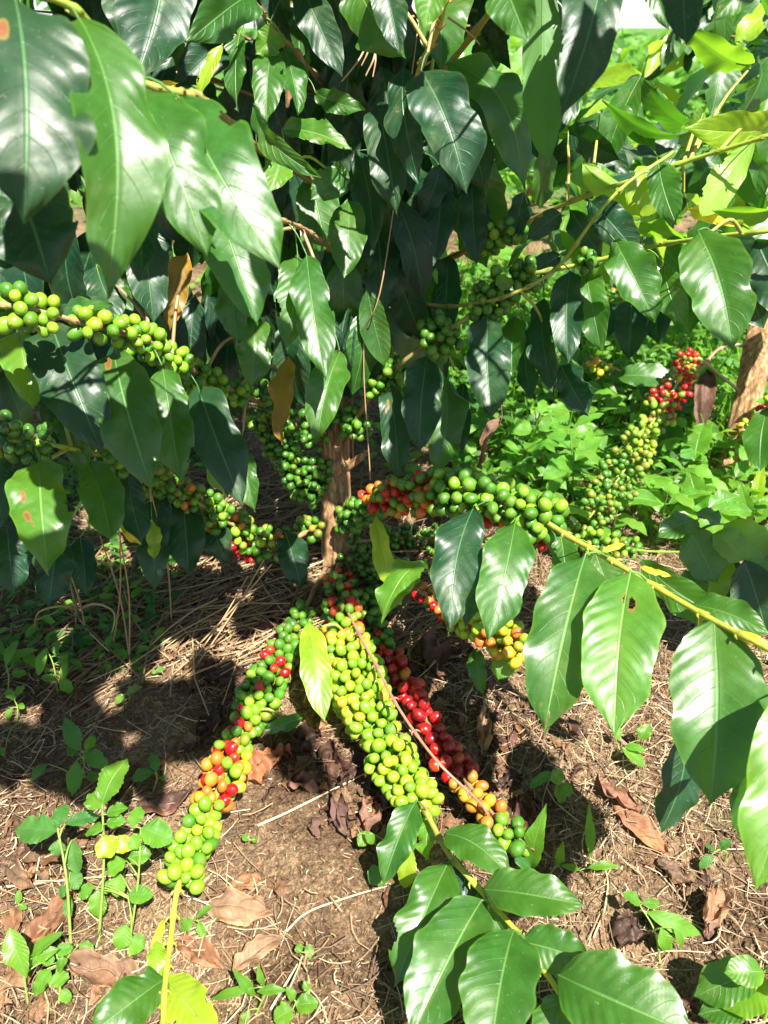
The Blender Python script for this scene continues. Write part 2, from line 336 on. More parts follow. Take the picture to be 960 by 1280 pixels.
def _cherry(t, out):
    tc = N(t, 'ShaderNodeTexCoord'); c = N(t, 'ShaderNodeVertexColor', layer_name='Col').outputs[0]
    s = N(t, 'ShaderNodeSeparateXYZ', {0: tc.outputs['UV']}); pol = s.outputs[1]
    n = N(t, 'ShaderNodeTexNoise', {'Vector': tc.outputs['Object'], 'Scale': 70., 'Detail': 3.}).outputs[0]
    c = mix(t, M(t, 'MULTIPLY', sstep(t, n, .35, .75), .45), c, mix(t, 1., c, (.62, .80, .7), 'MULTIPLY'))
    c = mix(t, M(t, 'MULTIPLY', sstep(t, N(t, 'ShaderNodeTexNoise', {'Vector': tc.outputs['Object'], 'Scale': 210., 'Detail': 3.}).outputs[0], .64, .70), .55), c, (.20, .12, .04))
    nav = sstep(t, pol, .935, .955); ringin = sstep(t, pol, .965, .98)
    c = mix(t, M(t, 'MULTIPLY', nav, .8), c, (.16, .10, .03)); c = mix(t, M(t, 'MULTIPLY', ringin, .8), c, (.30, .26, .06))
    f = N(t, 'ShaderNodeTexNoise', {'Vector': tc.outputs['Object'], 'Scale': 600., 'Detail': 2.}).outputs[0]
    c = mix(t, M(t, 'MULTIPLY', sstep(t, f, .66, .72), .3), c, (.5, .5, .25))
    b = N(t, 'ShaderNodeBump', {'Height': f, 'Strength': .12, 'Distance': .001})
    p = N(t, 'ShaderNodeBsdfPrincipled', {'Base Color': c, 'Roughness': M(t, 'ADD', .16, M(t, 'MULTIPLY', n, .34)), 'Normal': b.outputs[0], 'Subsurface Weight': .12, 'Subsurface Radius': (.004, .004, .001), 'Subsurface Scale': .6})
    t.links.new(p.outputs[0], out.inputs[0])
CHERRY = simple('cherry_skin', _cherry)
def _soil(t, out):
    tc = N(t, 'ShaderNodeTexCoord').outputs['Object']
    big = N(t, 'ShaderNodeTexNoise', {'Vector': tc, 'Scale': 6., 'Detail': 6., 'Roughness': .6}).outputs[0]
    fine = N(t, 'ShaderNodeTexNoise', {'Vector': tc, 'Scale': 140., 'Detail': 7., 'Roughness': .7}).outputs[0]
    vo = N(t, 'ShaderNodeTexVoronoi', {'Vector': tc, 'Scale': 170., 'Randomness': 1.}).outputs['Distance']
    c = mix(t, sstep(t, big, .35, .65), (.13, .08, .048), (.38, .26, .165))
    c = mix(t, sstep(t, fine, .35, .7), mix(t, 1., c, (.5, .47, .45), 'MULTIPLY'), mix(t, 1., c, (1.25, 1.25, 1.2), 'MULTIPLY'))
    f2 = N(t, 'ShaderNodeTexNoise', {'Vector': tc, 'Scale': 520., 'Detail': 5., 'Roughness': .75}).outputs[0]
    c = mix(t, sstep(t, f2, .38, .66), mix(t, 1., c, (.6, .57, .54), 'MULTIPLY'), mix(t, 1., c, (1.4, 1.38, 1.3), 'MULTIPLY'))
    v2 = N(t, 'ShaderNodeTexVoronoi', {'Vector': tc, 'Scale': 260., 'Randomness': 1.}); pk = N(t, 'ShaderNodeSeparateColor', {0: v2.outputs['Color']}).outputs[0]
    c = mix(t, M(t, 'MULTIPLY', M(t, 'MULTIPLY', sstep(t, pk, .80, .86), M(t, 'SUBTRACT', 1., sstep(t, v2.outputs['Distance'], .25, .45))), .6), c, (.42, .30, .18))
    gr = N(t, 'ShaderNodeTexNoise', {'Vector': tc, 'Scale': 9., 'Detail': 3.}).outputs[0]
    c = mix(t, M(t, 'MULTIPLY', sstep(t, gr, .60, .70), .35), c, (.16, .19, .05))
    sy = N(t, 'ShaderNodeSeparateXYZ', {0: tc}).outputs[1]
    c = mix(t, sstep(t, sy, 3.0, 5.0), c, (.07, .16, .03))
    h = M(t, 'ADD', M(t, 'ADD', fine, M(t, 'MULTIPLY', f2, .5)), M(t, 'MULTIPLY', vo, -.8))
    b = N(t, 'ShaderNodeBump', {'Height': h, 'Strength': 1., 'Distance': .006})
    p = N(t, 'ShaderNodeBsdfPrincipled', {'Base Color': c, 'Roughness': .95, 'Normal': b.outputs[0], 'Specular IOR Level': .2}); t.links.new(p.outputs[0], out.inputs[0])
SOIL = simple('soil', _soil)
def _straw(t, out):
    c = N(t, 'ShaderNodeVertexColor', layer_name='Col').outputs[0]
    p = N(t, 'ShaderNodeBsdfPrincipled', {'Base Color': c, 'Roughness': .6}); t.links.new(p.outputs[0], out.inputs[0])
STRAW = simple('dry_straw', _straw)
# ------------------------------------------------------------------ ground and sky-side setting
def axis(lo, hi, near_lo, near_hi, step, grow=1.12):
    a = list(np.arange(near_lo, near_hi, step)); s = step
    while a[-1] < hi: s *= grow; a.append(a[-1] + s)
    s = step; b = [near_lo]
    while b[-1] > lo: s *= grow; b.append(b[-1] - s)
    return np.array(b[:0:-1] + a)
xs = axis(-150, 150, -.95, 1.1, .0075); ys = axis(-20, 200, .15, 2.2, .0075)
X, Y = np.meshgrid(xs, ys, indexing='ij'); Z = gz(X, Y); gm = MB(); nx, ny = X.shape
i, j = np.meshgrid(np.arange(nx - 1), np.arange(ny - 1), indexing='ij')
gm.add(np.stack([X, Y, Z], -1).reshape(-1, 3), np.stack([i * ny + j, (i + 1) * ny + j, (i + 1) * ny + j + 1, i * ny + j + 1], -1).reshape(-1, 4))
tag(gm.build('ground', SOIL, org=(0, 0, 0)), kind='structure')

def gz(x, y):                                                                   # from here on: the height of the ground mesh itself
    x = np.asarray(x, float); y = np.asarray(y, float)
    i = np.clip(np.searchsorted(xs, x) - 1, 0, nx - 2); j = np.clip(np.searchsorted(ys, y) - 1, 0, ny - 2)
    f = (x - xs[i]) / (xs[i + 1] - xs[i]); g = (y - ys[j]) / (ys[j + 1] - ys[j])
    return (Z[i, j] * (1 - f) + Z[i + 1, j] * f) * (1 - g) + (Z[i, j + 1] * (1 - f) + Z[i + 1, j + 1] * f) * g

# ------------------------------------------------------------------ main coffee plant
tb, tD = ghit(420, 712)
plant = empty('coffee_plant', tb)
tag(plant, 'large coffee plant with splitting brown trunk, drooping branches full of ripening cherries', 'coffee plant')
WOOD = (.24, .15, .08); TAN = (.36, .25, .12); GRN = (.30, .42, .05); YEL = (.36, .39, .045)

def trunk_mesh(P, r0, r1, seed, col=(1, 1, 1), seg=44, n=70):
    mb = MB(); pts = bez(P, n); t = np.linspace(0, 1, n); th = np.linspace(0, 2 * math.pi, seg, endpoint=False)
    A, B_ = np.meshgrid(t, th, indexing='ij')
    bump = 1 + .13 * np.sin(B_ * 3 + A * 4 + seed) + .10 * vnoise(B_ * 3.2 + seed, A * 7, 3) + .09 * vnoise(B_ * 9, A * 10, 5) * 1 + .05 * vnoise(B_ * 16, A * 22, 8)
    bump[:, -1] = bump[:, 0] * .5 + bump[:, -1] * .5
    rad = np.interp(t, [0, .05, .2, 1], [r0 * 1.55, r0 * 1.15, r0, r1])
    tube(mb, pts, rad, seg, col, bump=bump); return mb, pts
tp = [tb + [0, 0, -.03], at(421, 690, 1.13), at(419, 600, 1.10), at(421, 530, 1.09), at(430, 430, 1.08), at(432, 300, 1.07), at(440, 150, 1.06), at(436, -60, 1.05)]
mb, tpts = trunk_mesh(tp, .0215, .011, 1)
# splinters and snapped stubs on the trunk
rs = random.Random(4)
for k in range(16):
    a = rs.uniform(math.pi * .95, math.pi * 2.05); c = at(420 + 4 * math.cos(a), 522 + rs.uniform(-4, 34), 1.085) + np.array([math.cos(a) * .018, math.sin(a) * .018, 0])
    tip = c + np.array([math.cos(a) * .010 + rs.uniform(-.006, .006), math.sin(a) * .008, rs.uniform(.014, .042)])
    tube(mb, bez([c - [0, 0, .035], c, tip], 6), np.array([.0035, .0042, .0038, .003, .002, .0005]) * rs.uniform(.6, 1.2), 6)
trunk = mb.build('trunk', BARK, plant, org=tb)
for (a, b, r) in (((430, 585, 1.085), (456, 566, 1.07), .006), ((430, 545, 1.08), (440, 520, 1.06), .007), ((405, 590, 1.08), (394, 583, 1.07), .005)):
    sm = MB(); A = at(*a); B = at(*b); tube(sm, bez([A, (A + B) / 2 + [0, 0, -.003], B], 6), np.array([1.3, 1.1, 1, .95, .9, .75]) * r, 9)
    for k in range(4):
        tube(sm, [B, B + (B - A) * .12 + np.array([rs.uniform(-1, 1), rs.uniform(-1, 1), rs.uniform(-1, 1)]) * r * .8], [r * .35, r * .05], 5)
    sm.build('snapped_stub', BARK, trunk)

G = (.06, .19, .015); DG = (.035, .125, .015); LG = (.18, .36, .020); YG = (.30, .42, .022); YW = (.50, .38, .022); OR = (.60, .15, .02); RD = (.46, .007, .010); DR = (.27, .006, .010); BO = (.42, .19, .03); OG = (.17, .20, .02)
def lerp3(a, b, f): return tuple(a[k] * (1 - f) + b[k] * f for k in range(3))
def cherry_mesh(mb, c, ax, r, col, seg=14, ring=9, sd=0):
    ax = unit(np.asarray(ax)); t1 = unit(np.cross(ax, [.31, .77, .2])); t2 = np.cross(ax, t1); col2 = col
    po = np.concatenate([np.linspace(0, math.pi * .9, ring - 2), [math.pi * .935, math.pi * .97, math.pi]]); az = np.linspace(0, 2 * math.pi, seg + 1)
    Pg, Ag = np.meshgrid(po, az, indexing='ij'); rr = np.sin(Pg) * r * .92 * (1 + .05 * np.cos(2 * Ag + sd)); hh = -np.cos(Pg) * r * (1.06 + .10 * math.sin(sd * 1.7))
    hh = np.where(Pg > math.pi * .95, hh - r * .05, hh)
    V = np.asarray(c) + hh[..., None] * ax + rr[..., None] * (np.cos(Ag)[..., None] * t1 + np.sin(Ag)[..., None] * t2)
    U = np.stack([Ag / 6.2832, Pg / math.pi], -1).reshape(-1, 2); n1 = seg + 1; m = len(po)
    i, j = np.meshgrid(np.arange(m - 1), np.arange(seg), indexing='ij')
    F = np.stack([i * n1 + j, i * n1 + j + 1, (i + 1) * n1 + j + 1, (i + 1) * n1 + j], -1).reshape(-1, 4)
    V = V.reshape(-1, 3)
    # ripening on one side
    w = np.clip(.5 + .6 * np.sin(Ag + sd) * np.sin(Pg) + .25 * np.cos(Pg), 0, 1)[..., None]; hs = math.sin(sd * 12.9) * .5 + .5; other = np.array(lerp3(col, (YW if hs < .45 else OR) if (col[0] > col[1] and col[1] > .1) else (YG if hs > .6 else G) if col[1] > .1 else (OR if hs > .8 else DR), .25 + .4 * hs if col[0] > col[1] and col[1] > .1 else .22 * hs + .08))
    C = (np.array(col) * w + other * (1 - w)).reshape(-1, 3)
    mb.add(V, F, U, C)

class Branch:
    def __init__(s, name, pts, r0, r1, c0, c1, nodes=22, parent=plant, mat=STEM, n=90):
        s.pts = bez([at(*p) for p in pts], n); s.name = name; s.r0, s.r1, s.c0, s.c1 = r0, r1, c0, c1; s.parent = parent; s.nodes = nodes; s.cher = []; s.leaves = []; s.twigs = MB(); s.mat = mat
        s.px = np.array([proj(p) for p in s.pts])
    def build(s):
        n = len(s.pts); t = np.linspace(0, 1, n); rad = s.r0 * (1 - t) + s.r1 * t
        ph = t * s.nodes; d = np.abs(ph - np.round(ph)); rad = rad * (1 + .55 * np.exp(-(d / .10) ** 2))
        P = s.pts + (np.stack([vnoise(t * 9, t * 0 + k, 4 + len(s.name)) for k in (1, 2, 3)], 1) * .0016)
        C = np.array([lerp3(s.c0, s.c1, min(1, f * 1.3)) for f in t]); C = C * (1 - .45 * np.exp(-(d / .05) ** 2))[:, None]
        tube(s.twigs, P, rad, 10, C)
        for k in range(int(s.nodes)):                                     # stipules at the nodes
            q = int(k / s.nodes * (n - 1));
            for sg in (-1, 1):
                dd = unit(s.pts[min(q + 1, n - 1)] - s.pts[q]) ; sd = unit(np.cross(dd, [0, 0, 1])) * sg
                b0 = s.pts[q] + sd * rad[q] * .8; tube(s.twigs, [b0, b0 + sd * .0022 + dd * .0015, b0 + sd * .0035 + dd * .0045], [.0014, .0011, .0003], 5, tuple(C[q]))
        s.obj = s.twigs.build('branch', s.mat, s.parent, org=s.pts[0]); return s.obj
def proj(p):
    d = np.asarray(p) - CP; D = d @ fw; return (480 + FPX * (d @ rt) / D, 640 - FPX * (d @ upv) / D, D)
BR = {}
def br(key, pts, r0, r1, c0=WOOD, c1=TAN, **k): BR[key] = Branch(key, pts, r0, r1, c0, c1, **k)
br('low_front', [(424, 705, 1.11), (430, 770, 1.0), (455, 860, .90), (490, 940, .83), (525, 1000, .77), (560, 1060, .715), (600, 1115, .68), (655, 1175, .64), (720, 1275, .58), (760, 1330, .55)], .0034, .0018, WOOD, YEL, nodes=17)
br('low_left', [(410, 705, 1.12), (375, 775, 1.02), (335, 850, .94), (300, 920, .86), (270, 990, .79), (240, 1060, .735), (222, 1115, .70), (212, 1180, .66), (205, 1240, .62), (205, 1330, .58)], .0032, .0022, WOOD, YEL, nodes=18)
br('low_red', [(432, 700, 1.12), (468, 785, 1.0), (505, 850, .92), (546, 925, .85), (585, 982, .80), (626, 1030, .765), (668, 1062, .745)], .0030, .0016, WOOD, WOOD, nodes=12)
br('bare', [(420, 735, 1.07), (440, 775, .955), (470, 835, .865), (505, 895, .80), (550, 955, .755), (600, 1005, .755), (622, 1050, .775)], .0019, .0011, (.36, .2, .12), (.34, .16, .10), nodes=9)
br('right_main', [(428, 660, 1.11), (470, 628, 1.0), (540, 618, .9), (600, 622, .83), (660, 642, .78), (720, 675, .73), (770, 702, .69), (860, 758, .62), (940, 802, .57), (1030, 850, .52)], .0034, .0021, WOOD, YEL, nodes=15)
br('right_low', [(430, 690, 1.12), (480, 712, 1.06), (540, 748, .97), (600, 782, .89), (655, 812, .85)], .0026, .0016, WOOD, TAN, nodes=9)
br('right_back', [(430, 680, 1.12), (500, 672, 1.16), (600, 675, 1.16), (700, 668, 1.15), (800, 688, 1.1), (880, 690, 1.05)], .0028, .0015, WOOD, GRN, nodes=14)
br('left_fruit', [(418, 560, 1.10), (330, 505, .98), (250, 470, .87), (180, 425, .77), (110, 405, .70), (50, 390, .66), (-40, 375, .62)], .0034, .002, WOOD, TAN, nodes=14)
br('left_mid', [(418, 640, 1.11), (350, 682, 1.04), (300, 662, 1.0), (240, 625, .95), (190, 597, .9), (140, 575, .82), (80, 560, .76), (10, 548, .72), (-40, 540, .7)], .0034, .0018, WOOD, GRN, nodes=16)
br('left_inner', [(415, 610, 1.1), (375, 590, 1.08), (345, 550, 1.05), (325, 515, 1.03)], .0026, .0016, nodes=7)
br('mid_up', [(425, 560, 1.09), (460, 500, 1.02), (500, 455, .98), (550, 420, .95), (600, 388, .93), (640, 352, .93), (720, 332, .9), (800, 310, .85), (870, 298, .78), (960, 290, .72), (1040, 285, .7)], .0032, .0020, WOOD, GRN, nodes=16)
br('upper', [(433, 380, 1.08), (520, 340, 1.05), (600, 305, 1.0), (650, 281, .95), (700, 258, .92), (780, 230, .86), (860, 202, .82), (960, 172, .76), (1030, 150, .74)], .0034, .0020, (.34, .17, .08), GRN, nodes=15)
br('top_left', [(434, 250, 1.065), (330, 190, .80), (260, 132, .58), (225, 114, .54), (165, 98, .51), (95, 15, .44), (15, -14, .42), (-60, -30, .40)], .0034, .0020, WOOD, GRN, nodes=14)
br('top_mid', [(433, 330, 1.07), (485, 190, .92), (522, 95, .75), (545, 40, .69), (568, -30, .64)], .0034, .0024, WOOD, (.42, .36, .08), nodes=9)
br('mid_hang', [(432, 420, 1.08), (425, 335, .98), (400, 300, .88), (375, 285, .82), (330, 268, .72), (270, 238, .64)], .0030, .0018, nodes=10)
br('top_right', [(436, 220, 1.06), (540, 110, .86), (640, -15, .66), (720, -50, .58), (850, -60, .54), (960, -40, .5)], .0034, .002, WOOD, GRN, nodes=13)
br('top_far', [(436, 150, 1.06), (400, 100, .95), (350, 45, .85), (300, -10, .72), (200, -50, .62)], .0030, .002, nodes=11)
br('side_right', [(433, 350, 1.07), (540, 380, .98), (620, 375, .9), (700, 330, .86), (760, 250, .8), (840, 190, .8)], .0026, .0016, WOOD, GRN, nodes=12)

# ---- leaves traced from the picture: base, tip, width in px, distance of base and tip, roll, kind, extra
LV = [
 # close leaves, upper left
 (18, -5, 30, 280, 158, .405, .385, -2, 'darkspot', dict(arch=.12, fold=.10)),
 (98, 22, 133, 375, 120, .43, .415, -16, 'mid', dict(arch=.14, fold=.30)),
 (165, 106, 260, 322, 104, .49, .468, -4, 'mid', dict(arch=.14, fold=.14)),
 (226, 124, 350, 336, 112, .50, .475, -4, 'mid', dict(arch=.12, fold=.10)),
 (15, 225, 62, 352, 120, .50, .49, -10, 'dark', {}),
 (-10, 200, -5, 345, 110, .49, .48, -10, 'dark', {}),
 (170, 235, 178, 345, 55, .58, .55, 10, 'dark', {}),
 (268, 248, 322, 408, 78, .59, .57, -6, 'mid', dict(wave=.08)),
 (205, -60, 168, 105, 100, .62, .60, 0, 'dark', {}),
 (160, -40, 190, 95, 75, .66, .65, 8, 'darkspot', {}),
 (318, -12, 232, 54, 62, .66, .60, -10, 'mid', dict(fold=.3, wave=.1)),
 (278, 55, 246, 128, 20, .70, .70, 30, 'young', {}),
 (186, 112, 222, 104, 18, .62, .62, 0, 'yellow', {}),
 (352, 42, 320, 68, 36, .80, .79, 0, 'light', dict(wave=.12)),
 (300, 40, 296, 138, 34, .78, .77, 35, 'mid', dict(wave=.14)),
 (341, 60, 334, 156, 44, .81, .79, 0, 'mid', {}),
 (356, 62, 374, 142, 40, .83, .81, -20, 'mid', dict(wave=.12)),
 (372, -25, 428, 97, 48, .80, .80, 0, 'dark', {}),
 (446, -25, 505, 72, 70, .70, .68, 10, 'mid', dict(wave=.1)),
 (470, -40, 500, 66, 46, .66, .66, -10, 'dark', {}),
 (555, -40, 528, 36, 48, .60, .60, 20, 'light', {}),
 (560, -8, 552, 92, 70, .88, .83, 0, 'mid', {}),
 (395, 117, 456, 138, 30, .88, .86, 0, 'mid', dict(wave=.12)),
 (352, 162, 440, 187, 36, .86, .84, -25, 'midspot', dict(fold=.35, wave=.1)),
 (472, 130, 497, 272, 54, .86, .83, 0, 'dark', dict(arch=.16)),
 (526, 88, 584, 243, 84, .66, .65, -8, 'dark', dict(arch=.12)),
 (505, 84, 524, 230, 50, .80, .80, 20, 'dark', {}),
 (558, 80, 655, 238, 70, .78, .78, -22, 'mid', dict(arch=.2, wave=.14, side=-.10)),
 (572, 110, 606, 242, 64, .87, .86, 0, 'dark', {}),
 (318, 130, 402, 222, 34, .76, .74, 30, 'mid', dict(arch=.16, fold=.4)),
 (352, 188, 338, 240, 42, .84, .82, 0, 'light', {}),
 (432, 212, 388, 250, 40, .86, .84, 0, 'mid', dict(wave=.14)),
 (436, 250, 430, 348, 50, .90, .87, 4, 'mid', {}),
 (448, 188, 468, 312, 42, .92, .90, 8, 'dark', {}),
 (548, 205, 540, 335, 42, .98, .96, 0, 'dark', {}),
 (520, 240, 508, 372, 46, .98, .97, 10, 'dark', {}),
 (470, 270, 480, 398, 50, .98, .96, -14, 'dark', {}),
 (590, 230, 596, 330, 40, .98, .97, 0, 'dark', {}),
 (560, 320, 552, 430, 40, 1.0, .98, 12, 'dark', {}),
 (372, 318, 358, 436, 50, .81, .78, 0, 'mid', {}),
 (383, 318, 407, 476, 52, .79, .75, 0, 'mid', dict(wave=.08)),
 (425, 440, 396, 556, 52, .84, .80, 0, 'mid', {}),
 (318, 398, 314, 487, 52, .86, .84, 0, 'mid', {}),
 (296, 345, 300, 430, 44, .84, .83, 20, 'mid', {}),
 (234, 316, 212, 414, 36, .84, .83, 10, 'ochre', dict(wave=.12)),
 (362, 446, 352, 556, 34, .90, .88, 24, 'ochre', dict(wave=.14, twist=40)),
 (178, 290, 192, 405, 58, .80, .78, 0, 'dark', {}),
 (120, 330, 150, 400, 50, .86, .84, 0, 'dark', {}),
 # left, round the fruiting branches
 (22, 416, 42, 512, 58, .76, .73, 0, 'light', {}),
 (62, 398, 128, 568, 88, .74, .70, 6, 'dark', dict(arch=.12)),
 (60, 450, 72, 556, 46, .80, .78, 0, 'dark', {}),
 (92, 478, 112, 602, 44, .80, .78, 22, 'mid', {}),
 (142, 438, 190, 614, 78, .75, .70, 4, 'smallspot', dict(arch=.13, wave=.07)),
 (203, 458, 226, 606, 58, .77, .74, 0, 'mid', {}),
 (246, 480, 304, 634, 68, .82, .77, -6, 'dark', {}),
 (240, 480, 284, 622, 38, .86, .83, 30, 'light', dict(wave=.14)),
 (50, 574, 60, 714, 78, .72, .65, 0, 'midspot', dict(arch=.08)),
 (112, 578, 140, 678, 58, .76, .71, -6, 'mid', {}),
 (160, 590, 178, 680, 44, .86, .84, 10, 'dark', {}),
 (202, 612, 193, 742, 42, .92, .88, 10, 'dark', {}),
 (228, 612, 236, 722, 52, .96, .92, 0, 'dark', {}),
 (256, 640, 284, 704, 44, 1.0, .98, 0, 'dark', dict(wave=.1)),
 (356, 664, 376, 736, 42, 1.03, 1.0, 6, 'dark', dict(wave=.1)),
 (158, 640, 176, 682, 30, .88, .87, 0, 'yellow', dict(wave=.2, holes=((.5, .4, .25), (.75, -.3, .22)))),
 (190, 650, 192, 700, 20, .88, .87, 0, 'young', dict(wave=.2)),
 (300, 560, 318, 640, 30, .95, .93, 0, 'mid', {}),
 (8, 650, 18, 745, 54, .80, .78, 0, 'dark', {}),
 (72, 668, 60, 760, 50, .84, .82, 14, 'dark', {}),
 (100, 672, 108, 745, 36, .88, .86, 0, 'dark', {}),
 (-6, 560, 4, 660, 50, .76, .75, 0, 'dark', {}),
 (75, 388, 142, 382, 26, .74, .70, -30, 'mid', {}),
 # middle
 (610, 392, 615, 524, 62, .90, .86, 0, 'dark', {}),
 (645, 395, 640, 470, 40, .95, .93, 20, 'mid', {}),
 (534, 444, 524, 566, 54, .94, .90, -4, 'dark', {}),
 (488, 482, 498, 606, 42, .98, .94, 8, 'darkspot', {}),
 (556, 470, 546, 596, 48, .98, .95, -14, 'mid', {}),
 (580, 478, 578, 566, 28, .99, .97, 20, 'dark', {}),
 (712, 338, 710, 456, 44, .88, .85, 0, 'dark', {}),
 (732, 340, 752, 440, 44, .92, .90, 0, 'mid', {}),
 (680, 372, 694, 494, 40, .92, .90, 26, 'dark', {}),
 (655, 400, 664, 500, 34, .98, .96, 20, 'dark', {}),
 (700, 455, 736, 520, 44, .94, .92, -10, 'dark', {}),
 (470, 645, 502, 756, 30, .96, .92, 24, 'young', dict(wave=.1)),
 (532, 700, 476, 777, 46, .94, .90, 30, 'light', dict(arch=.2)),
 (592, 634, 562, 788, 66, .78, .72, 8, 'dark', dict(arch=.1)),
 (580, 640, 582, 790, 40, .82, .77, -40, 'dark', {}),
 (644, 652, 610, 802, 68, .76, .70, -4, 'mid', dict(arch=.1)),
 (650, 668, 636, 765, 44, .82, .80, 20, 'mid', {}),
 (386, 776, 406, 903, 42, .93, .87, -20, 'young', dict(arch=.08, wave=.04)),
 (420, 852, 436, 905, 30, .92, .90, 0, 'young', {}),
 (378, 897, 328, 913, 22, .88, .86, 0, 'mid', {}),
 (596, 810, 604, 868, 26, .90, .88, 10, 'mid', {}),
 (640, 812, 622, 850, 36, .88, .87, 0, 'light', {}),
 # right: the drooping branch with broad leaves
 (732, 692, 680, 918, 96, .68, .61, 4, 'tipspot', dict(arch=.10, wave=.07)),
 (788, 714, 768, 920, 104, .65, .58, -6, 'holespot', dict(arch=.09, wave=.03, nu=84, nv=44, holes=((.25, -.22, .085), (.22, .02, .06)))),
 (892, 774, 888, 1006, 124, .60, .555, -4, 'mid', dict(arch=.07, wave=.03)),
 (742, 686, 772, 760, 46, .75, .73, 0, 'mid', {}),
 (700, 664, 712, 742, 40, .78, .76, 10, 'mid', {}),
 (800, 700, 930, 782, 50, .70, .66, 20, 'mid', {}),
 (862, 756, 962, 792, 44, .66, .62, -20, 'mid', {}),
 (800, 708, 840, 720, 9, .665, .655, 0, 'yellow', {}),
 (752, 690, 782, 680, 9, .69, .69, 0, 'yellow', {}),
 (915, 788, 965, 808, 15, .585, .57, 0, 'yellow', {}),
 (858, 905, 826, 1040, 62, .66, .66, -40, 'dark', {}),
 (1000, 850, 943, 1114, 100, .52, .47, -6, 'light', dict(wave=.05)),
 (952, 830, 918, 985, 50, .58, .57, 30, 'light', {}),
 (975, 930, 930, 1060, 60, .56, .55, 40, 'mid', {}),
 # upper right
 (678, -45, 684, 208, 60, .60, .58, 180, 'mid', dict(wave=.05)),
 (752, -60, 700, 148, 84, .58, .55, 6, 'dark', dict(arch=.12, side=-.05)),
 (625, -40, 660, 52, 70, .52, .50, 10, 'mid', {}),
 (860, -50, 858, 58, 56, .50, .49, 0, 'dark', {}),
 (812, -40, 836, 38, 34, .56, .55, 0, 'mid', {}),
 (960, -40, 892, 26, 46, .60, .60, 0, 'mid', {}),
 (896, 138, 752, 124, 42, .88, .82, -70, 'mid', dict(arch=.18, wave=.07)),
 (905, 150, 800, 95, 44, .98, .92, -60, 'mid', dict(arch=.18, wave=.07)),
 (940, 80, 858, 36, 50, .96, .92, -40, 'light', dict(arch=.15)),
 (750, 142, 822, 196, 44, .90, .86, -55, 'mid', dict(arch=.15, wave=.06)),
 (710, 160, 776, 200, 42, .92, .90, 20, 'dark', {}),
 (728, 203, 802, 272, 36, .88, .84, 160, 'young', dict(wave=.08)),
 (822, 198, 846, 282, 42, .82, .80, 0, 'mid', {}),
 (812, 208, 785, 262, 30, .85, .84, 0, 'young', {}),
 (965, 150, 855, 160, 52, .86, .80, -30, 'young', dict(arch=.16)),
 (945, 172, 878, 270, 46, .80, .78, 170, 'young', dict(wave=.06)),
 (880, 140, 846, 180, 40, .90, .88, -50, 'light', {}),
 (990, 245, 890, 262, 36, .80, .78, -60, 'light', {}),
 (860, 262, 936, 278, 24, .86, .84, 0, 'yellow', dict(wave=.1)),
 (736, 252, 800, 322, 48, .84, .82, 0, 'dark', {}),
 (768, 300, 819, 402, 60, .81, .79, -6, 'mid', {}),
 (872, 288, 916, 438, 88, .695, .665, -4, 'mid', dict(arch=.1)),
 (905, 290, 955, 410, 70, .80, .80, 10, 'dark', {}),
 (830, 330, 855, 410, 40, .88, .87, 20, 'mid', {}),
 (702, 266, 658, 300, 30, .92, .92, 0, 'dark', {}),
 (712, 262, 752, 322, 34, .92, .92, 20, 'dark', {}),
 (700, 320, 640, 360, 34, .98, .98, 0, 'dark', {}),
 (655, 240, 640, 305, 30, .95, .95, 0, 'dark', {}),
 (640, 360, 620, 345, 20, .9, .9, 0, 'light', {}),
 (945, 300, 985, 400, 60, .76, .76, 0, 'dark', {}),
 # bottom: the branch that ends near the camera
 (520, 1000, 478, 1108, 46, .74, .70, 12, 'mid', dict(wave=.09)),
 (560, 1078, 492, 1234, 68, .70, .64, 6, 'mid', dict(wave=.11)),
 (602, 1125, 512, 1300, 96, .66, .58, 4, 'eyespot', dict(wave=.06)),
 (642, 1162, 612, 1335, 104, .62, .54, 0, 'mid', dict(wave=.03)),
 (556, 1042, 638, 1096, 58, .70, .66, -24, 'mid', dict(arch=.16)),
 (604, 1112, 732, 1132, 62, .66, .62, -14, 'mid', dict(arch=.14)),
 (648, 1176, 742, 1206, 62, .63, .61, 4, 'mid', {}),
 (696, 1218, 872, 1296, 112, .59, .53, -4, 'mid', dict(arch=.12, wave=.03)),
 (600, 1108, 634, 1176, 46, .69, .66, 10, 'mid', {}),
 (582, 1090, 572, 1150, 44, .71, .69, -10, 'dark', {}),
 (705, 1240, 690, 1350, 70, .60, .58, 10, 'mid', {}),
 (540, 1020, 532, 1075, 34, .76, .74, 30, 'light', {}),
 (690, 1225, 735, 1300, 80, .62, .62, -30, 'dark', {}),
 (208, 1222, 108, 1296, 62, .635, .58, 10, 'mid', dict(arch=.1)),
 (208, 1224, 272, 1312, 62, .635, .58, 10, 'young', dict(arch=.06)),
 (196, 1176, 196, 1236, 26, .655, .63, 0, 'young', {}),
 (204, 1150, 188, 1200, 12, .67, .65, 0, 'yellow', {}),
]
def nearest_branch(B, keys=None):
    best = None
    for k, b in BR.items():
        if k == 'bare': continue
        d = np.linalg.norm(b.pts - B, axis=1); q = int(d.argmin())
        if best is None or d[q] < best[0]: best = (d[q], b, q)
    return best
rl = random.Random(21)
recs = []
for idx, (bx, by, tx, ty, w, Db, Dt, roll, kind, ex) in enumerate(LV):
    B = at(bx, by, Db); T = at(tx, ty, Dt); wid = w * (Db + Dt) / 2 / FPX
    size = math.hypot(tx - bx, ty - by) * w
    recs.append((size, idx, B, T, wid, roll, kind, ex, (bx, by)))
top100 = set(r[1] for r in sorted(recs, key=lambda r: -r[0])[:100])
fol = {}
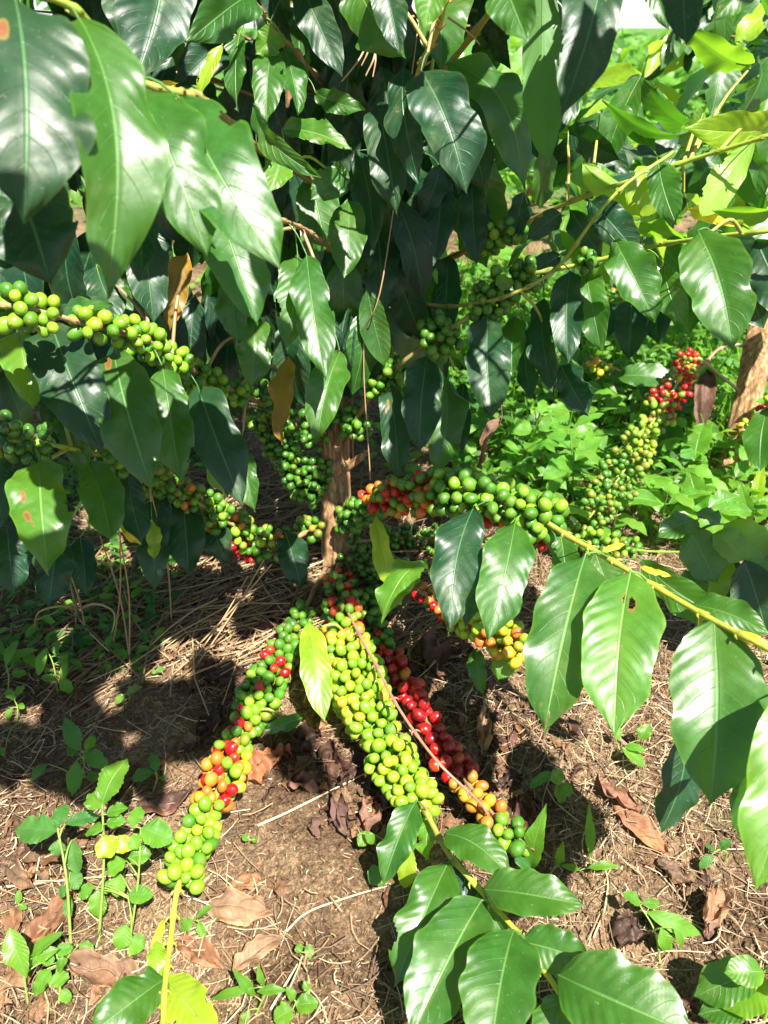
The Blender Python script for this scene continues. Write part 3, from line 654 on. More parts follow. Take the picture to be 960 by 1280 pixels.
def into(kind):
    if kind not in fol: fol[kind] = len(fol)
    return fol[kind]
FOL = MB(); PEND = []
for (size, idx, B, T, wid, roll, kind, ex, bp) in recs:
    d, b, q = nearest_branch(B)
    if d < .05: pet = b.pts[q]
    else:
        pet = B + unit(b.pts[q] - B) * .022 ; tube(b.twigs, bez([b.pts[q], (b.pts[q] + pet) / 2 + [0, 0, .012], pet], 8), np.linspace(.0022, .0014, 8), 7, lerp3(b.c0, b.c1, .6))
    wid *= .92
    kw = dict(arch=rl.uniform(.05, .16), fold=rl.uniform(.10, .34), wave=rl.uniform(.05, .12), twist=rl.uniform(-38, 38), side=rl.uniform(-.04, .04), seed=idx + 3); kw.update(ex)
    if rl.random() < .30 and 'holes' not in kw:
        kw['holes'] = tuple((rl.uniform(.15, .85), rl.choice((-1, 1)) * rl.uniform(.85, 1.05), rl.uniform(.08, .20)) for _ in range(rl.choice((1, 1, 2, 3))))
        kw['nu'] = 46; kw['nv'] = 22
    kw.setdefault('nu', 30); kw.setdefault('nv', 12)
    if idx in top100: PEND.append((b, B, T, wid, roll, kind, kw, pet))
    else: leaf(FOL, B, T, wid, roll=roll, pet=pet, m=into(kind), **kw)

# ---- inner foliage massed behind the traced leaves, then unseen upper leaves added for shade
def rleaf(mb, B, T, kinds, s, roll=None, n=None, nu=12, nv=6, wr=(.36, .46), col=None):
    L = np.linalg.norm(np.asarray(T) - np.asarray(B)); k = rl.choice(kinds); g = rl.uniform(.75, 1.15)
    leaf(mb, B, T, L * rl.uniform(*wr), n=n, roll=rl.uniform(-45, 45) if roll is None else roll, arch=rl.uniform(.04, .16), fold=rl.uniform(.1, .35), wave=rl.uniform(.03, .10), twist=rl.uniform(-40, 40),
         seed=s, nu=nu, nv=nv, m=into(k), col=(g, g, g))
cnt = 0
for k in range(2400):
    if cnt >= 330: break
    px = rl.uniform(-60, 700); py = rl.uniform(-140, 520)
    lim = 500 if px < 260 else (470 if px < 560 else 260 if px > 620 else 400)
    if py > lim - 60: continue
    if 215 < px < 300 and 300 < py < 420 and rl.random() < .6: continue
    D = rl.uniform(.95, 1.25) if px > 200 else rl.uniform(.86, 1.2); B = at(px, py, D)
    if px > 560 and py > 120 and rl.random() < .6: continue
    T = B + np.array([rl.uniform(-.07, .07), rl.uniform(-.09, .03), -rl.uniform(.03, .16)]) * rl.uniform(.7, 1.1)
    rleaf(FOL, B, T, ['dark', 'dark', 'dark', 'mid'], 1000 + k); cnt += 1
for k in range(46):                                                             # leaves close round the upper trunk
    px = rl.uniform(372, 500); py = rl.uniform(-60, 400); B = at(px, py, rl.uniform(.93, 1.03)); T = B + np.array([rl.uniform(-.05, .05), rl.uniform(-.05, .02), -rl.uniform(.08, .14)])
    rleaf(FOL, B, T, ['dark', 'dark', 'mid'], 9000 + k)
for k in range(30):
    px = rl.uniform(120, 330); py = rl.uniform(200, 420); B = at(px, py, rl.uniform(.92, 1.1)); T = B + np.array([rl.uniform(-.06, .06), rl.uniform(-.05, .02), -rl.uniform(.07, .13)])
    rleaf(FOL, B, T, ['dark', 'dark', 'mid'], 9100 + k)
LIT = [at(40, 60, .41), at(70, 200, .38), at(185, 150, .51), at(240, 270, .45), at(260, 180, .52), at(330, 290, .46), at(60, 140, .40), at(110, 200, .42), at(210, 210, .48), at(290, 230, .49), at(300, 330, .61), at(20, 380, .65), at(60, 390, .67), at(120, 405, .71), at(170, 425, .76), at(220, 450, .82), at(215, 530, .76), at(50, 640, .69), at(125, 625, .73),
       at(400, 380, .78), at(335, 105, .79), at(432, 300, .88), at(410, 500, .82), at(270, 20, .66), at(550, 40, .85), at(796, 350, .79), at(893, 360, .68), at(700, 800, .65), at(780, 820, .61), at(885, 880, .56), at(640, 630, .79), at(680, 640, .76), at(620, 720, .73), at(575, 710, .75),
       at(418, 560, 1.10), at(420, 640, 1.11), at(415, 450, .80), at(418, 590, 1.10), at(600, 460, .89), at(140, 300, .8), at(350, 250, .8), at(450, 860, .88), at(470, 900, .85), at(500, 960, .80), at(300, 940, .85), at(250, 1040, .74), at(540, 900, .88), at(385, 790, .98), at(350, 840, .93), at(419, 620, 1.1)]
def lit_ground(px, py):
    if py > 965 + (px < 150) * 25: return True
    if px > 560 and py > 815: return True
    if 395 < px < 600 and py > 800: return True
    if px > 520 and 430 < py < 760: return True
    for (cx, cy, a_, b_) in ((112, 850, 26, 30), (120, 905, 46, 20), (205, 800, 22, 24), (305, 690, 26, 16), (90, 640, 60, 30), (690, 300, 300, 160)):
        if ((px - cx) / a_) ** 2 + ((py - cy) / b_) ** 2 < 1: return True
    return False
svn = np.array(sv); cc = 0
for k in range(12000):                                                           # unseen leaves added above the frame to cast shade, spared along LIT sun paths
    if cc >= 680: break
    x = rl.uniform(-.62, .75); y = rl.uniform(.02, 1.40); z = rl.uniform(.77, 1.10)
    B = np.array([x, y, z]); a = rl.uniform(0, 6.28); T = B + np.array([math.cos(a) * .09, math.sin(a) * .09 - .02, -rl.uniform(.03, .10)]); C_ = (B + T) / 2; g0 = C_ - svn * (z / svn[2]); q = proj(g0)
    if lit_ground(q[0], q[1]): continue
    if any(np.linalg.norm(np.cross(C_ - l, svn)) < .07 for l in LIT): continue
    if T[2] < CAM_H + .035 + max(0, .45 - y) * .35 or np.linalg.norm(C_ - CP) < .22: continue
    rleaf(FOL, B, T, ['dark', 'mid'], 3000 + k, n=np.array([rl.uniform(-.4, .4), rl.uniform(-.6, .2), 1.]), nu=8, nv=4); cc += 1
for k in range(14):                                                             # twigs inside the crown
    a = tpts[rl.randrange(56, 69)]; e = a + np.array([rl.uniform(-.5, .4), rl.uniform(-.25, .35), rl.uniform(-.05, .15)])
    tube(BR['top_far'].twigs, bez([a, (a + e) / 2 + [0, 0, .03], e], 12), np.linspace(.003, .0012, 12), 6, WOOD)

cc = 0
for k in range(3000):                                                           # more unseen leaves added up the sun ray to shade the straw
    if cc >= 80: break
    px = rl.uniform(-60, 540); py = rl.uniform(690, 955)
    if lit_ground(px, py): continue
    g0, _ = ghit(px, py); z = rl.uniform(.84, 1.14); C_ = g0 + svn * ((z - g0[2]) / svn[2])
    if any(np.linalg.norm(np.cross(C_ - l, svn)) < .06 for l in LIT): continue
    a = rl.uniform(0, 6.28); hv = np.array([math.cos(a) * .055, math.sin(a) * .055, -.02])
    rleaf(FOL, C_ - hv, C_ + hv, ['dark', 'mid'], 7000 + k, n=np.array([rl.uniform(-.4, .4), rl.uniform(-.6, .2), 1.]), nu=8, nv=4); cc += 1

# ---- cherries
def along(b, f): 
    i = f * (len(b.pts) - 1); k = min(int(i), len(b.pts) - 2); return b.pts[k] + (b.pts[k + 1] - b.pts[k]) * (i - k)
def frac_at(b, px, py):
    d = np.hypot(b.px[:, 0] - px, b.px[:, 1] - py); return int(d.argmin()) / (len(b.pts) - 1)
CHP = np.zeros((6000, 3)); CHR = np.zeros(6000); NCH = [0]
CH = []     # (screen radius, centre, axis, r, colour, branch)
rc = random.Random(5)
def fill(b, p0, p1, radf, pal, num, r=.0076, rmin=.005, off=(0, 0, 0), nn=0, tight=.82):
    r = r * .89; num = int(num * 1.5)
    """cherries packed round the branch between two points of it; pal(t, side) gives the colour"""
    f0, f1 = frac_at(b, *p0), frac_at(b, *p1); got = []; L = 0
    for _ in range(num * 60):
        if len(got) >= num: break
        t = rc.random()
        if nn and math.cos(t * nn * 6.2832) < -.35: continue
        f = f0 + (f1 - f0) * t; c = along(b, f) + np.array(off); tg = unit(along(b, min(f + .02, 1)) - along(b, max(f - .02, 0)))
        Rm = radf(t) * (.92 + .30 * float(vnoise(t * 7, .3, num))); q = rmin + (Rm - rmin) * math.sqrt(rc.random()); a = rc.uniform(0, 6.2832)
        e1 = unit(np.cross(tg, [0, 0, 1.0])); e2 = np.cross(e1, tg); dv = math.cos(a) * e1 + math.sin(a) * e2
        P = c + dv * q; rr = r * rc.uniform(.80, 1.12)
        if P[2] < float(gz(P[0], P[1])) + rr * .8: continue
        if NCH[0]:
            dd = ((CHP[:NCH[0]] - P) ** 2).sum(1)
            if (dd < ((CHR[:NCH[0]] + rr) * tight) ** 2).any(): continue
        CHP[NCH[0]] = P; CHR[NCH[0]] = rr; NCH[0] += 1
        got.append((P, rr)); side = float(dv @ rt)
        col = pal(t, side); g = rc.uniform(.85, 1.12); col = tuple(min(.95, c_ * g) for c_ in col)
        ax = unit(dv + np.array([rc.uniform(-.5, .5) for _ in range(3)]) + tg * rc.uniform(-.4, .6))
        CH.append((rr / proj(P)[2], P, ax, rr, col, b))
def pick(*pairs):
    tot = sum(w for _, w in pairs); x = rc.random() * tot
    for c, w in pairs:
        x -= w
        if x <= 0: return c
    return pairs[-1][0]
def pal_front(t, s):
    if t < .22: return pick((G, 5), (DG, 2), (RD, 3 if t > .05 else 0), (OR, 1.3), (OG, 1))
    if t < .42: return pick((LG, 5), (YG, 3), (OR, 1.2 if s > -.2 else .3), (YW, 1.2), (G, 1))
    if t < .62: return pick((LG, 6), (YG, 3.5), (YW, 1.2), (OR, 1.0 if s > .2 else .1))
    if t < .86: return pick((LG, 7), (YG, 2), (G, .6))
    return pick((LG, 5), (YG, 3), (YW, 1.5 if s > 0 else .2))
fill(BR['low_front'], (426, 722), (436, 775), lambda t: .022 + .006 * t, lambda t, s: pick((G, 5), (DG, 1.5), (RD, 2.4), (OR, 1.0), (OG, 1)), 62, r=.0074)
fill(BR['low_front'], (434, 772), (535, 1008), lambda t: .023 + .008 * math.sin(t * 3.1) - .003 * t, lambda t, s: pal_front(.25 + .75 * t, s), 230, r=.0084, off=(-.004, 0, 0))
def pal_left(t, s):
    if t < .15: return pick((G, 4), (DG, 2), (OG, 1))
    if t < .32: return pick((G, 4), (RD, 1.8), (OG, 1.5), (LG, 1))
    if t < .50: return pick((LG, 4), (G, 2), (RD, .7 if s < 0 else .3), (OG, 1), (BO, .3))
    if t < .70: return pick((YW, 1.2), (OR, 5.0), (YG, 1.6), (LG, 1.6), (RD, 1.8))
    return pick((LG, 7), (YG, 2), (YW, .15), (G, 1))
fill(BR['low_left'], (385, 760), (226, 1104), lambda t: .017 + .006 * math.sin(t * 3.0), pal_left, 185, r=.0081)
def pal_red(t, s):
    if t < .18: return pick((G, 4), (DG, 3), (RD, .5))
    if t < .62: return pick((RD, 5), (DR, 6), (OR, .4), (YW, .3))
    if t < .82: return pick((BO, 5), (OR, 1.5), (YW, 1))
    return pick((G, 4), (OG, 2), (LG, 1))
fill(BR['low_red'], (445, 750), (656, 1062), lambda t: .0165 - .003 * t, pal_red, 92, r=.0086)
def pal_rm(t, s):
    if t < .13: return pick((DG, 3), (G, 4))
    if t < .45: return pick((RD, 4.2), (OR, 1.8), (G, 3.2), (OG, 1.0))
    if t < .62: return pick((G, 6), (LG, 2), (OG, .6))
    return pick((LG, 4), (G, 3.6))
fill(BR['right_main'], (432, 650), (692, 655), lambda t: .022 + .003 * math.sin(t * 3.1), pal_rm, 190, r=.0082, off=(0, 0, .002))
fill(BR['right_main'], (600, 622), (690, 655), lambda t: .012, lambda t, s: pick((RD, 5), (DR, 1), (OR, 1)), 14, r=.0078, off=(.012, .02, -.036))
fill(BR['right_low'], (436, 692), (500, 722), lambda t: .026, lambda t, s: pick((DG, 5), (G, 2)), 55, r=.0066)
fill(BR['right_low'], (520, 735), (575, 765), lambda t: .014, lambda t, s: pick((G, 3), (RD, 1), (OR, 1)), 18, r=.0070)
fill(BR['right_low'], (572, 765), (668, 818), lambda t: .021, lambda t, s: pick((YW, 4), (YG, 4), (OR, 1.5), (LG, 1)), 62, r=.0080)
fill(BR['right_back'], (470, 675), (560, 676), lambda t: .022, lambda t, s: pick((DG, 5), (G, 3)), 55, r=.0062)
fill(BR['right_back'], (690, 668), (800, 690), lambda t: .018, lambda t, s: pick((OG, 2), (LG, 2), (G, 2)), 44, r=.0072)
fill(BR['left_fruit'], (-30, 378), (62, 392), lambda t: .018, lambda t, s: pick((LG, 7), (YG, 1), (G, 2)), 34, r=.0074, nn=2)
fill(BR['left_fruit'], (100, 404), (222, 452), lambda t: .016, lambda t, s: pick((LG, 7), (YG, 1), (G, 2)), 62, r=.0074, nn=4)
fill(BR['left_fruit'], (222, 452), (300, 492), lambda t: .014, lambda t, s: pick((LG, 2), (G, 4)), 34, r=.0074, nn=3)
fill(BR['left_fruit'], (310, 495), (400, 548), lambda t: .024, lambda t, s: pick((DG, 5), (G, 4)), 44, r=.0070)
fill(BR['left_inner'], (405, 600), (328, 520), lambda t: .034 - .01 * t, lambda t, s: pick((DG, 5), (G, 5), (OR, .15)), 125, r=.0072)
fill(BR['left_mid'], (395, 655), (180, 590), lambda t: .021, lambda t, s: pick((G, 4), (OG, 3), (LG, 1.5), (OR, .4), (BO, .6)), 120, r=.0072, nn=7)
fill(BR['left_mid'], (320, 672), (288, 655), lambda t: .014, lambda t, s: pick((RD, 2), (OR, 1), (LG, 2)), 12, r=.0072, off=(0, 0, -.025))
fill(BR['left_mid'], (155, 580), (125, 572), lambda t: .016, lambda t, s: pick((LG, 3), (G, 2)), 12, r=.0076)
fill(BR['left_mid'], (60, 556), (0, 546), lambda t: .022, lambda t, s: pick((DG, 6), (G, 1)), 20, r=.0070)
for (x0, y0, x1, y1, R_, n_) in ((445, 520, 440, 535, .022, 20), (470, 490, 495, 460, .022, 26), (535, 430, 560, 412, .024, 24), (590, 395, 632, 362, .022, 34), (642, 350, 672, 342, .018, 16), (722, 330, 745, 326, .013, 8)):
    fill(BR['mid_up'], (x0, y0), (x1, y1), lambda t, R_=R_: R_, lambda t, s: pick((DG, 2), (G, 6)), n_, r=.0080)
fill(BR['upper'], (600, 305), (648, 282), lambda t: .019, lambda t, s: pick((G, 4), (LG, 2)), 24, r=.0080)
print('cherries', len(CH))
for b in BR.values(): b.build()
CH.sort(key=lambda c: -c[0])
PJ = np.array([proj(c[1]) for c in CH]); RR = np.array([c[3] for c in CH])
vis = []
for k, c in enumerate(CH):
    px, py, D = PJ[k]
    if not (0 < px < 960 and 0 < py < 1280): vis.append(0); continue
    dd = np.hypot(PJ[:, 0] - px, PJ[:, 1] - py); cov = (dd < RR / PJ[:, 2] * FPX * 1.1) & (PJ[:, 2] < D - .003); cov[k] = False
    vis.append(0 if cov.any() else c[0])
order = np.argsort(-np.array(vis)); single = set(order[:100].tolist())
REST = MB()
for k, c in enumerate(CH):
    if k in single:
        m_ = MB(); cherry_mesh(m_, c[1], c[2], c[3], c[4], 18, 12, k); m_.build('cherry', CHERRY, c[5].obj, org=c[1])
    else: cherry_mesh(REST, c[1], c[2], c[3], c[4], 12, 9, k)
tag(REST.build('cherries', CHERRY, plant, org=tb), 'green, yellow and red cherries crowded along the branches', kind='stuff')
for (b, B, T, wid, roll, kind, kw, pet) in PEND:
    m_ = MB(); leaf(m_, B, T, wid, roll=roll, pet=pet, **kw); lo = m_.build('leaf', LM[kind], b.obj, org=pet)
    lab = {'midspot': 'leaf with rusty brown blotches', 'darkspot': 'dark leaf with a brown scorch mark', 'holespot': 'leaf with chewed holes near its stalk', 'tipspot': 'leaf with an orange burnt tip', 'ochre': 'ochre brown withered leaf', 'yellow': 'small yellow leaf', 'young': 'pale yellow green leaf', 'eyespot': 'leaf with a white and orange eye spot'}.get(kind)
    if lab: lo['label'] = lab
ks = sorted(fol, key=lambda k: fol[k])
tag(FOL.build('foliage', [LM[k] for k in ks], plant, org=tb), kind='stuff')  # also holds the unseen leaves added above the frame for shade
# hanging withered leaf under the middle leaves, dry flower twigs
m_ = MB(); leaf(m_, at(628, 520, .93), at(600, 586, .93), .026, roll=30, prof='lance', crumple=.25, fold=.7, twist=90, seed=4, pet=at(620, 470, .93)); o = m_.build('leaf', LM['dead'], BR['mid_up'].obj); o['label'] = 'red brown withered leaf hanging down'
for (x0, y0, x1, y1) in ((462, 48, 427, 102), (460, 46, 452, 82), (465, 50, 466, 96), (470, 50, 457, 95), (560, 22, 600, 56), (545, 25, 520, 18)):
    m_ = MB(); tube(m_, bez([at(x0, y0, .74), at((x0 + x1) / 2 + 4, (y0 + y1) / 2, .735), at(x1, y1, .74)], 8), np.linspace(.0012, .0007, 8), 5, (.42, .26, .15)); m_.build('dry_twig', STEM, plant)
# ---- thin dry climber stalks hanging through the plant
for (pts, r_) in (([(530, -20, .9), (480, 340, .9), (455, 430, .95), (463, 600, 1.0)], .0008),):
    m_ = MB(); tube(m_, bez([at(*p) for p in pts], 30), r_, 5, (.36, .22, .13)); m_.build('dry_twig', STEM, plant)
# ------------------------------------------------------------------ second coffee plant, behind on the right
b2, _ = ghit(908, 612)
p2 = empty('coffee_plant', b2)
tag(p2, 'slanting pale trunked coffee plant behind, with a hanging olive and red cherry spray', 'coffee plant')
mb, t2 = trunk_mesh([b2 + [0, 0, -.03], at(922, 560, 1.42), at(938, 490, 1.41), at(955, 405, 1.42), at(985, 300, 1.45), at(990, 120, 1.5), at(985, -60, 1.55)], .0235, .014, 3, n=60)
mb.build('trunk', BARK, p2, org=b2)
SB = {}
def br2(key, pts, r0, r1, c0, c1, **k): BR2[key] = Branch(key, pts, r0, r1, c0, c1, parent=p2, n=60, **k)
BR2 = {}
PINK = (.40, .22, .15)
br2('spray', [(938, 500, 1.41), (900, 468, 1.40), (866, 448, 1.36), (838, 495, 1.28), (800, 555, 1.20), (765, 612, 1.15), (735, 650, 1.12)], .003, .0015, PINK, GRN, nodes=14)
br2('twig', [(948, 430, 1.42), (900, 436, 1.43), (852, 484, 1.44), (800, 474, 1.44), (738, 446, 1.40)], .0032, .0014, PINK, PINK, nodes=12)
br2('near', [(925, 545, 1.41), (945, 525, 1.33), (965, 508, 1.25), (1000, 490, 1.2)], .003, .002, WOOD, TAN, nodes=6)
br2('high', [(985, 330, 1.45), (900, 300, 1.5), (820, 340, 1.55), (760, 380, 1.6)], .003, .0015, WOOD, GRN, nodes=9)
br2('high_left', [(990, 200, 1.48), (880, 180, 1.6), (780, 200, 1.7), (700, 230, 1.8)], .003, .0015, WOOD, GRN, nodes=9)
CH2_0 = len(CH)
CH = []
def pal_sp(t, s):
    if t < .34: return pick((RD, 4), (DR, 1), (OR, 1), (YW, .7), (OG, 1.5))
    if t < .6: return pick((LG, 2), (OG, 4), (YG, 1))
    return pick((OG, 3), (G, 4), (RD, .12))
fill(BR2['spray'], (868, 446), (740, 645), lambda t: .022 + .012 * math.sin(t * 3.0), pal_sp, 200, r=.0064)
fill(BR2['twig'], (760, 452), (738, 447), lambda t: .011, lambda t, s: pick((YW, 3), (YG, 2)), 6, r=.0072, off=(0, 0, -.01))
fill(BR2['twig'], (850, 484), (832, 480), lambda t: .011, lambda t, s: RD, 5, r=.0078)
fill(BR2['twig'], (800, 474), (782, 468), lambda t: .011, lambda t, s: pick((YW, 3), (OG, 2)), 5, r=.0066)
fill(BR2['near'], (930, 535), (985, 500), lambda t: .019, lambda t, s: pick((YG, 3), (YW, 2), (RD, 4)), 30, r=.0075)
fill(BR2['high'], (860, 320), (770, 376), lambda t: .02, lambda t, s: pick((OG, 3), (G, 3), (BO, 1)), 40, r=.007)
for b in BR2.values(): b.build()
PJ = np.array([proj(c[1]) for c in CH]); vis = []
for k, c in enumerate(CH):
    px, py, D = PJ[k]; dd = np.hypot(PJ[:, 0] - px, PJ[:, 1] - py); cov = (dd < 9) & (PJ[:, 2] < D - .002); cov[k] = False
    vis.append(c[0] * (.1 if cov.any() else 1) * (1 if 0 < px < 960 else 0))
sg = set(np.argsort(-np.array(vis))[:60].tolist()); REST = MB()
for k, c in enumerate(CH):
    if k in sg: m_ = MB(); cherry_mesh(m_, c[1], c[2], c[3], c[4], 12, 9, k); m_.build('cherry', CHERRY, c[5].obj, org=c[1])
    else: cherry_mesh(REST, c[1], c[2], c[3], c[4], 10, 8, k)
tag(REST.build('cherries', CHERRY, p2, org=b2), kind='stuff')
def p2leaf(b, bx, by, tx, ty, w, D, roll, kind, **kw):
    B = at(bx, by, D); T = at(tx, ty, D - .03); q = int(np.linalg.norm(BR2[b].pts - B, axis=1).argmin()); pet = BR2[b].pts[q]
    if np.linalg.norm(pet - B) > .07: pet = B + unit(pet - B) * .03
    m_ = MB(); leaf(m_, B, T, w * D / FPX, roll=roll, pet=pet, seed=int(bx), **kw); return m_.build('leaf', LM[kind], BR2[b].obj, org=pet)
p2leaf('spray', 884, 462, 876, 540, 26, 1.42, 0, 'deaddark', crumple=.10)['label'] = 'dark purple withered leaf hanging by the red cherries'
for a in (('twig', 770, 470, 850, 478, 34, 1.43, -30, 'mid'), ('twig', 850, 470, 812, 482, 24, 1.45, 0, 'mid'), ('twig', 856, 478, 838, 520, 34, 1.40, 0, 'dark'), ('twig', 800, 475, 842, 505, 30, 1.44, 0, 'dark'), ('spray', 880, 530, 868, 578, 34, 1.36, 20, 'light'),
          ('spray', 830, 520, 836, 580, 40, 1.42, 0, 'mid'), ('high', 790, 372, 786, 450, 40, 1.5, 0, 'dark'), ('high', 820, 350, 822, 430, 42, 1.5, 10, 'dark'), ('high', 850, 330, 862, 420, 46, 1.5, 0, 'mid'), ('high', 870, 318, 895, 410, 40, 1.5, 0, 'dark'), ('high', 770, 380, 740, 430, 30, 1.55, 0, 'dark'),
          ('near', 960, 510, 950, 590, 40, 1.25, 20, 'mid')):
    p2leaf(*a)
fol = {}; F2 = MB()
for k in range(330):
    px = rl.uniform(680, 1080); py = rl.uniform(-40, 330); D = rl.uniform(1.0, 1.9)
    if 735 < px < 870 and py < 85: continue
    B = at(px, py, D); T = B + np.array([rl.uniform(-.11, .08), rl.uniform(-.10, .05), rl.uniform(-.11, .03)])
    rleaf(F2, B, T, ['mid', 'light', 'mid', 'young', 'mid', 'dark'], 5000 + k, n=np.array([rl.uniform(-.5, .5), rl.uniform(-.9, .2), 1.]))
ks = sorted(fol, key=lambda k: fol[k]); tag(F2.build('foliage', [LM[k] for k in ks], p2, org=b2), kind='stuff')

# ------------------------------------------------------------------ coffee bushes farther off
def bush(x, y, h, rad, nleaf, label, kinds, seed, lo=.12):
    base = np.array([x, y, float(gz(x, y))]); e = empty('coffee_bush', base); tag(e, label, 'coffee bush', 'coffee bushes on the slope behind'); rr = random.Random(seed)
    tm = MB(); top = base + [rr.uniform(-.08, .08), rr.uniform(-.05, .05), h * .92]; pts = bez([base - [0, 0, .03], (base + top) / 2 + [.03, 0, 0], top], 16); tube(tm, pts, np.linspace(.024, .007, 16), 10, (1, 1, 1)); tm.build('trunk', BARK, e, org=base)
    bm = MB(); global fol; fol = {}; cm = MB()
    for k in range(int(h * 16)):
        z = rr.uniform(lo, .95); a = rr.uniform(0, 6.28); L = rad * (1.1 - .55 * z) * rr.uniform(.7, 1.1); s0 = base + (top - base) * z
        mid = s0 + np.array([math.cos(a) * L * .5, math.sin(a) * L * .5, .07 * L]); end = s0 + np.array([math.cos(a) * L, math.sin(a) * L, -.28 * L])
        P = bez([s0, mid, end], 14); tube(bm, P, np.linspace(.005, .0018, 14), 5, WOOD)
        n_ = max(4, int(nleaf / (h * 16)))
        for q in range(n_):
            c = P[min(13, int(13 * (rr.uniform(.25, 1.05) ** .7)))] if q else P[-1]; aa = a + rr.choice((-1, 1)) * rr.uniform(.5, 1.5)
            T = c + np.array([math.cos(aa) * .09, math.sin(aa) * .09, rr.uniform(-.09, .015)]) * rr.uniform(.85, 1.25)
            quick(cm, c, T, rr.uniform(.038, .055), n=np.array([rr.uniform(-.4, .4), rr.uniform(-.6, .1), 1.]), roll=rr.uniform(-25, 25), seed=k * 20 + q, nu=8, nv=4, prof='coffee', m=into(rr.choice(kinds)), col=(rr.uniform(.8, 1.15),) * 3)
    bm.build('branches', STEM, e, org=base)
    ks = sorted(fol, key=lambda k: fol[k]); cm.build('crown', [LM[k] for k in ks], e, org=base)
bush(1.15, 2.55, .95, .60, 500, 'bright green coffee bush right behind the slanting trunk', ['mid', 'light', 'dark', 'mid', 'young'], 51)
bush(.55, 3.3, .62, .48, 380, 'low light green coffee bush under the patch of white sky', ['mid', 'light', 'light'], 52)
bush(2.45, 4.2, 1.5, .8, 480, 'tall far coffee bush against the bright sky', ['mid', 'light', 'dark'], 53)
bush(-.35, 2.7, 1.1, .6, 380, 'dim coffee bush glimpsed behind the main trunk', ['mid', 'light', 'dark'], 54)
bush(-1.2, 2.2, 1.0, .6, 380, 'coffee bush glimpsed behind the hanging leaves over the left cherry branch', ['mid', 'light', 'dark'], 55)
bush(2.6, 3.4, 1.3, .8, 380, 'coffee bush beyond the second trunk, partly out of view', ['mid', 'light', 'young'], 56)

# ------------------------------------------------------------------ weeds
def weed(name, label, cat, root, leaves, kind='weed', prof='oval', serr=0., group=None, h=.05, stemc=(.20, .32, .06), parts=True, r=.0011, wave=.05, h0=None):
    """leaves: (base px, base py, tip px, tip py, width px, height of the base, height of the tip)"""
    rp, rD = ghit(*root); e = empty(name, rp); tag(e, label, cat, group); sm = MB(); top = None; tops = []; r = r * .72
    for q, L in enumerate(leaves):
        bx, by, tx, ty, w = L[:5]; hb = L[5] if len(L) > 5 else h; ht = L[6] if len(L) > 6 else hb
        B, D1 = ghit(bx, by, hb); T, D2 = ghit(tx, ty, ht); k = L[7] if len(L) > 7 else kind
        tops.append(B); m_ = MB()
        leaf(m_, B, T, w * (D1 + D2) / 2 / FPX, n=np.array([0, -.25, 1.]) if abs(T[2] - B[2]) < .03 else None, roll=rl.uniform(-18, 18), arch=rl.uniform(.05, .14), fold=.2, wave=wave, seed=int(bx * 7 + ty), nu=22 if serr else 14, nv=8, prof=prof, serr=serr, m=0)
        if parts: m_.build('leaf', LM[k], e, org=B)
        else: m_.build('leaf', LM[k], e, org=B)
    tops = np.array(tops); axis_top = tops[tops[:, 2].argmax()]
    P = bez([rp - [0, 0, .004], rp * .45 + axis_top * .55 + np.array([.004, 0, .004]), axis_top], 12); tube(sm, P, np.linspace(r * 1.3, r * .8, 12), 6, stemc)
    for B in tops:
        d = np.linalg.norm(P - B, axis=1); ok = P[:, 2] <= B[2] + .004
        q = int(np.where(ok, d, 9).argmin()) if ok.any() else 0; a = P[q]
        if np.linalg.norm(a - B) > .002: tube(sm, bez([a, (a + B) / 2 + [0, 0, .25 * np.linalg.norm(a - B) * .5], B], 7), np.linspace(r, r * .5, 7), 5, stemc)
    sm.build('stem', STEM, e, org=rp); return e
WG = 'weed seedlings on the soil'
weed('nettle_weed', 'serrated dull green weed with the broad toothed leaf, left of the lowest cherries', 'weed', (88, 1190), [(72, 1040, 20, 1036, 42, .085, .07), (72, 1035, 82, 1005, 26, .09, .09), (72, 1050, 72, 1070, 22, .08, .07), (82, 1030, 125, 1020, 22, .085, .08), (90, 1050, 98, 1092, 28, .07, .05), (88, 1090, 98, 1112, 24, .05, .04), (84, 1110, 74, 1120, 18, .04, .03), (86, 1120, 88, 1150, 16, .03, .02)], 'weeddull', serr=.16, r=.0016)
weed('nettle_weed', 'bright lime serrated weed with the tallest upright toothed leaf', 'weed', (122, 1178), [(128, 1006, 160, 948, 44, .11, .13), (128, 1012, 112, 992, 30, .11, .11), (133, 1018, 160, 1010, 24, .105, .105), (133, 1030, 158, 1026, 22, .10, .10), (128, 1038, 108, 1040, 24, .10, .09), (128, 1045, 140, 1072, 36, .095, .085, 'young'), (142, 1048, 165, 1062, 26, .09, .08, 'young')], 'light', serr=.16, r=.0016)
weed('nettle_weed', 'serrated weed with one rounded leaf touching the lowest green cherries', 'weed', (158, 1195), [(176, 1035, 216, 1052, 40, .09, .08, 'weed'), (165, 1034, 176, 1008, 22, .09, .09), (166, 1042, 172, 1062, 24, .085, .08), (160, 1072, 190, 1068, 28, .07, .065, 'light'), (158, 1076, 133, 1094, 26, .065, .06), (150, 1092, 146, 1122, 24, .05, .04), (160, 1118, 192, 1120, 26, .04, .035), (118, 1108, 98, 1122, 20, .04, .03), (122, 1112, 124, 1148, 26, .04, .02, 'light'), (128, 1106, 140, 1112, 18, .04, .035)], 'weed', serr=.12, r=.0013)
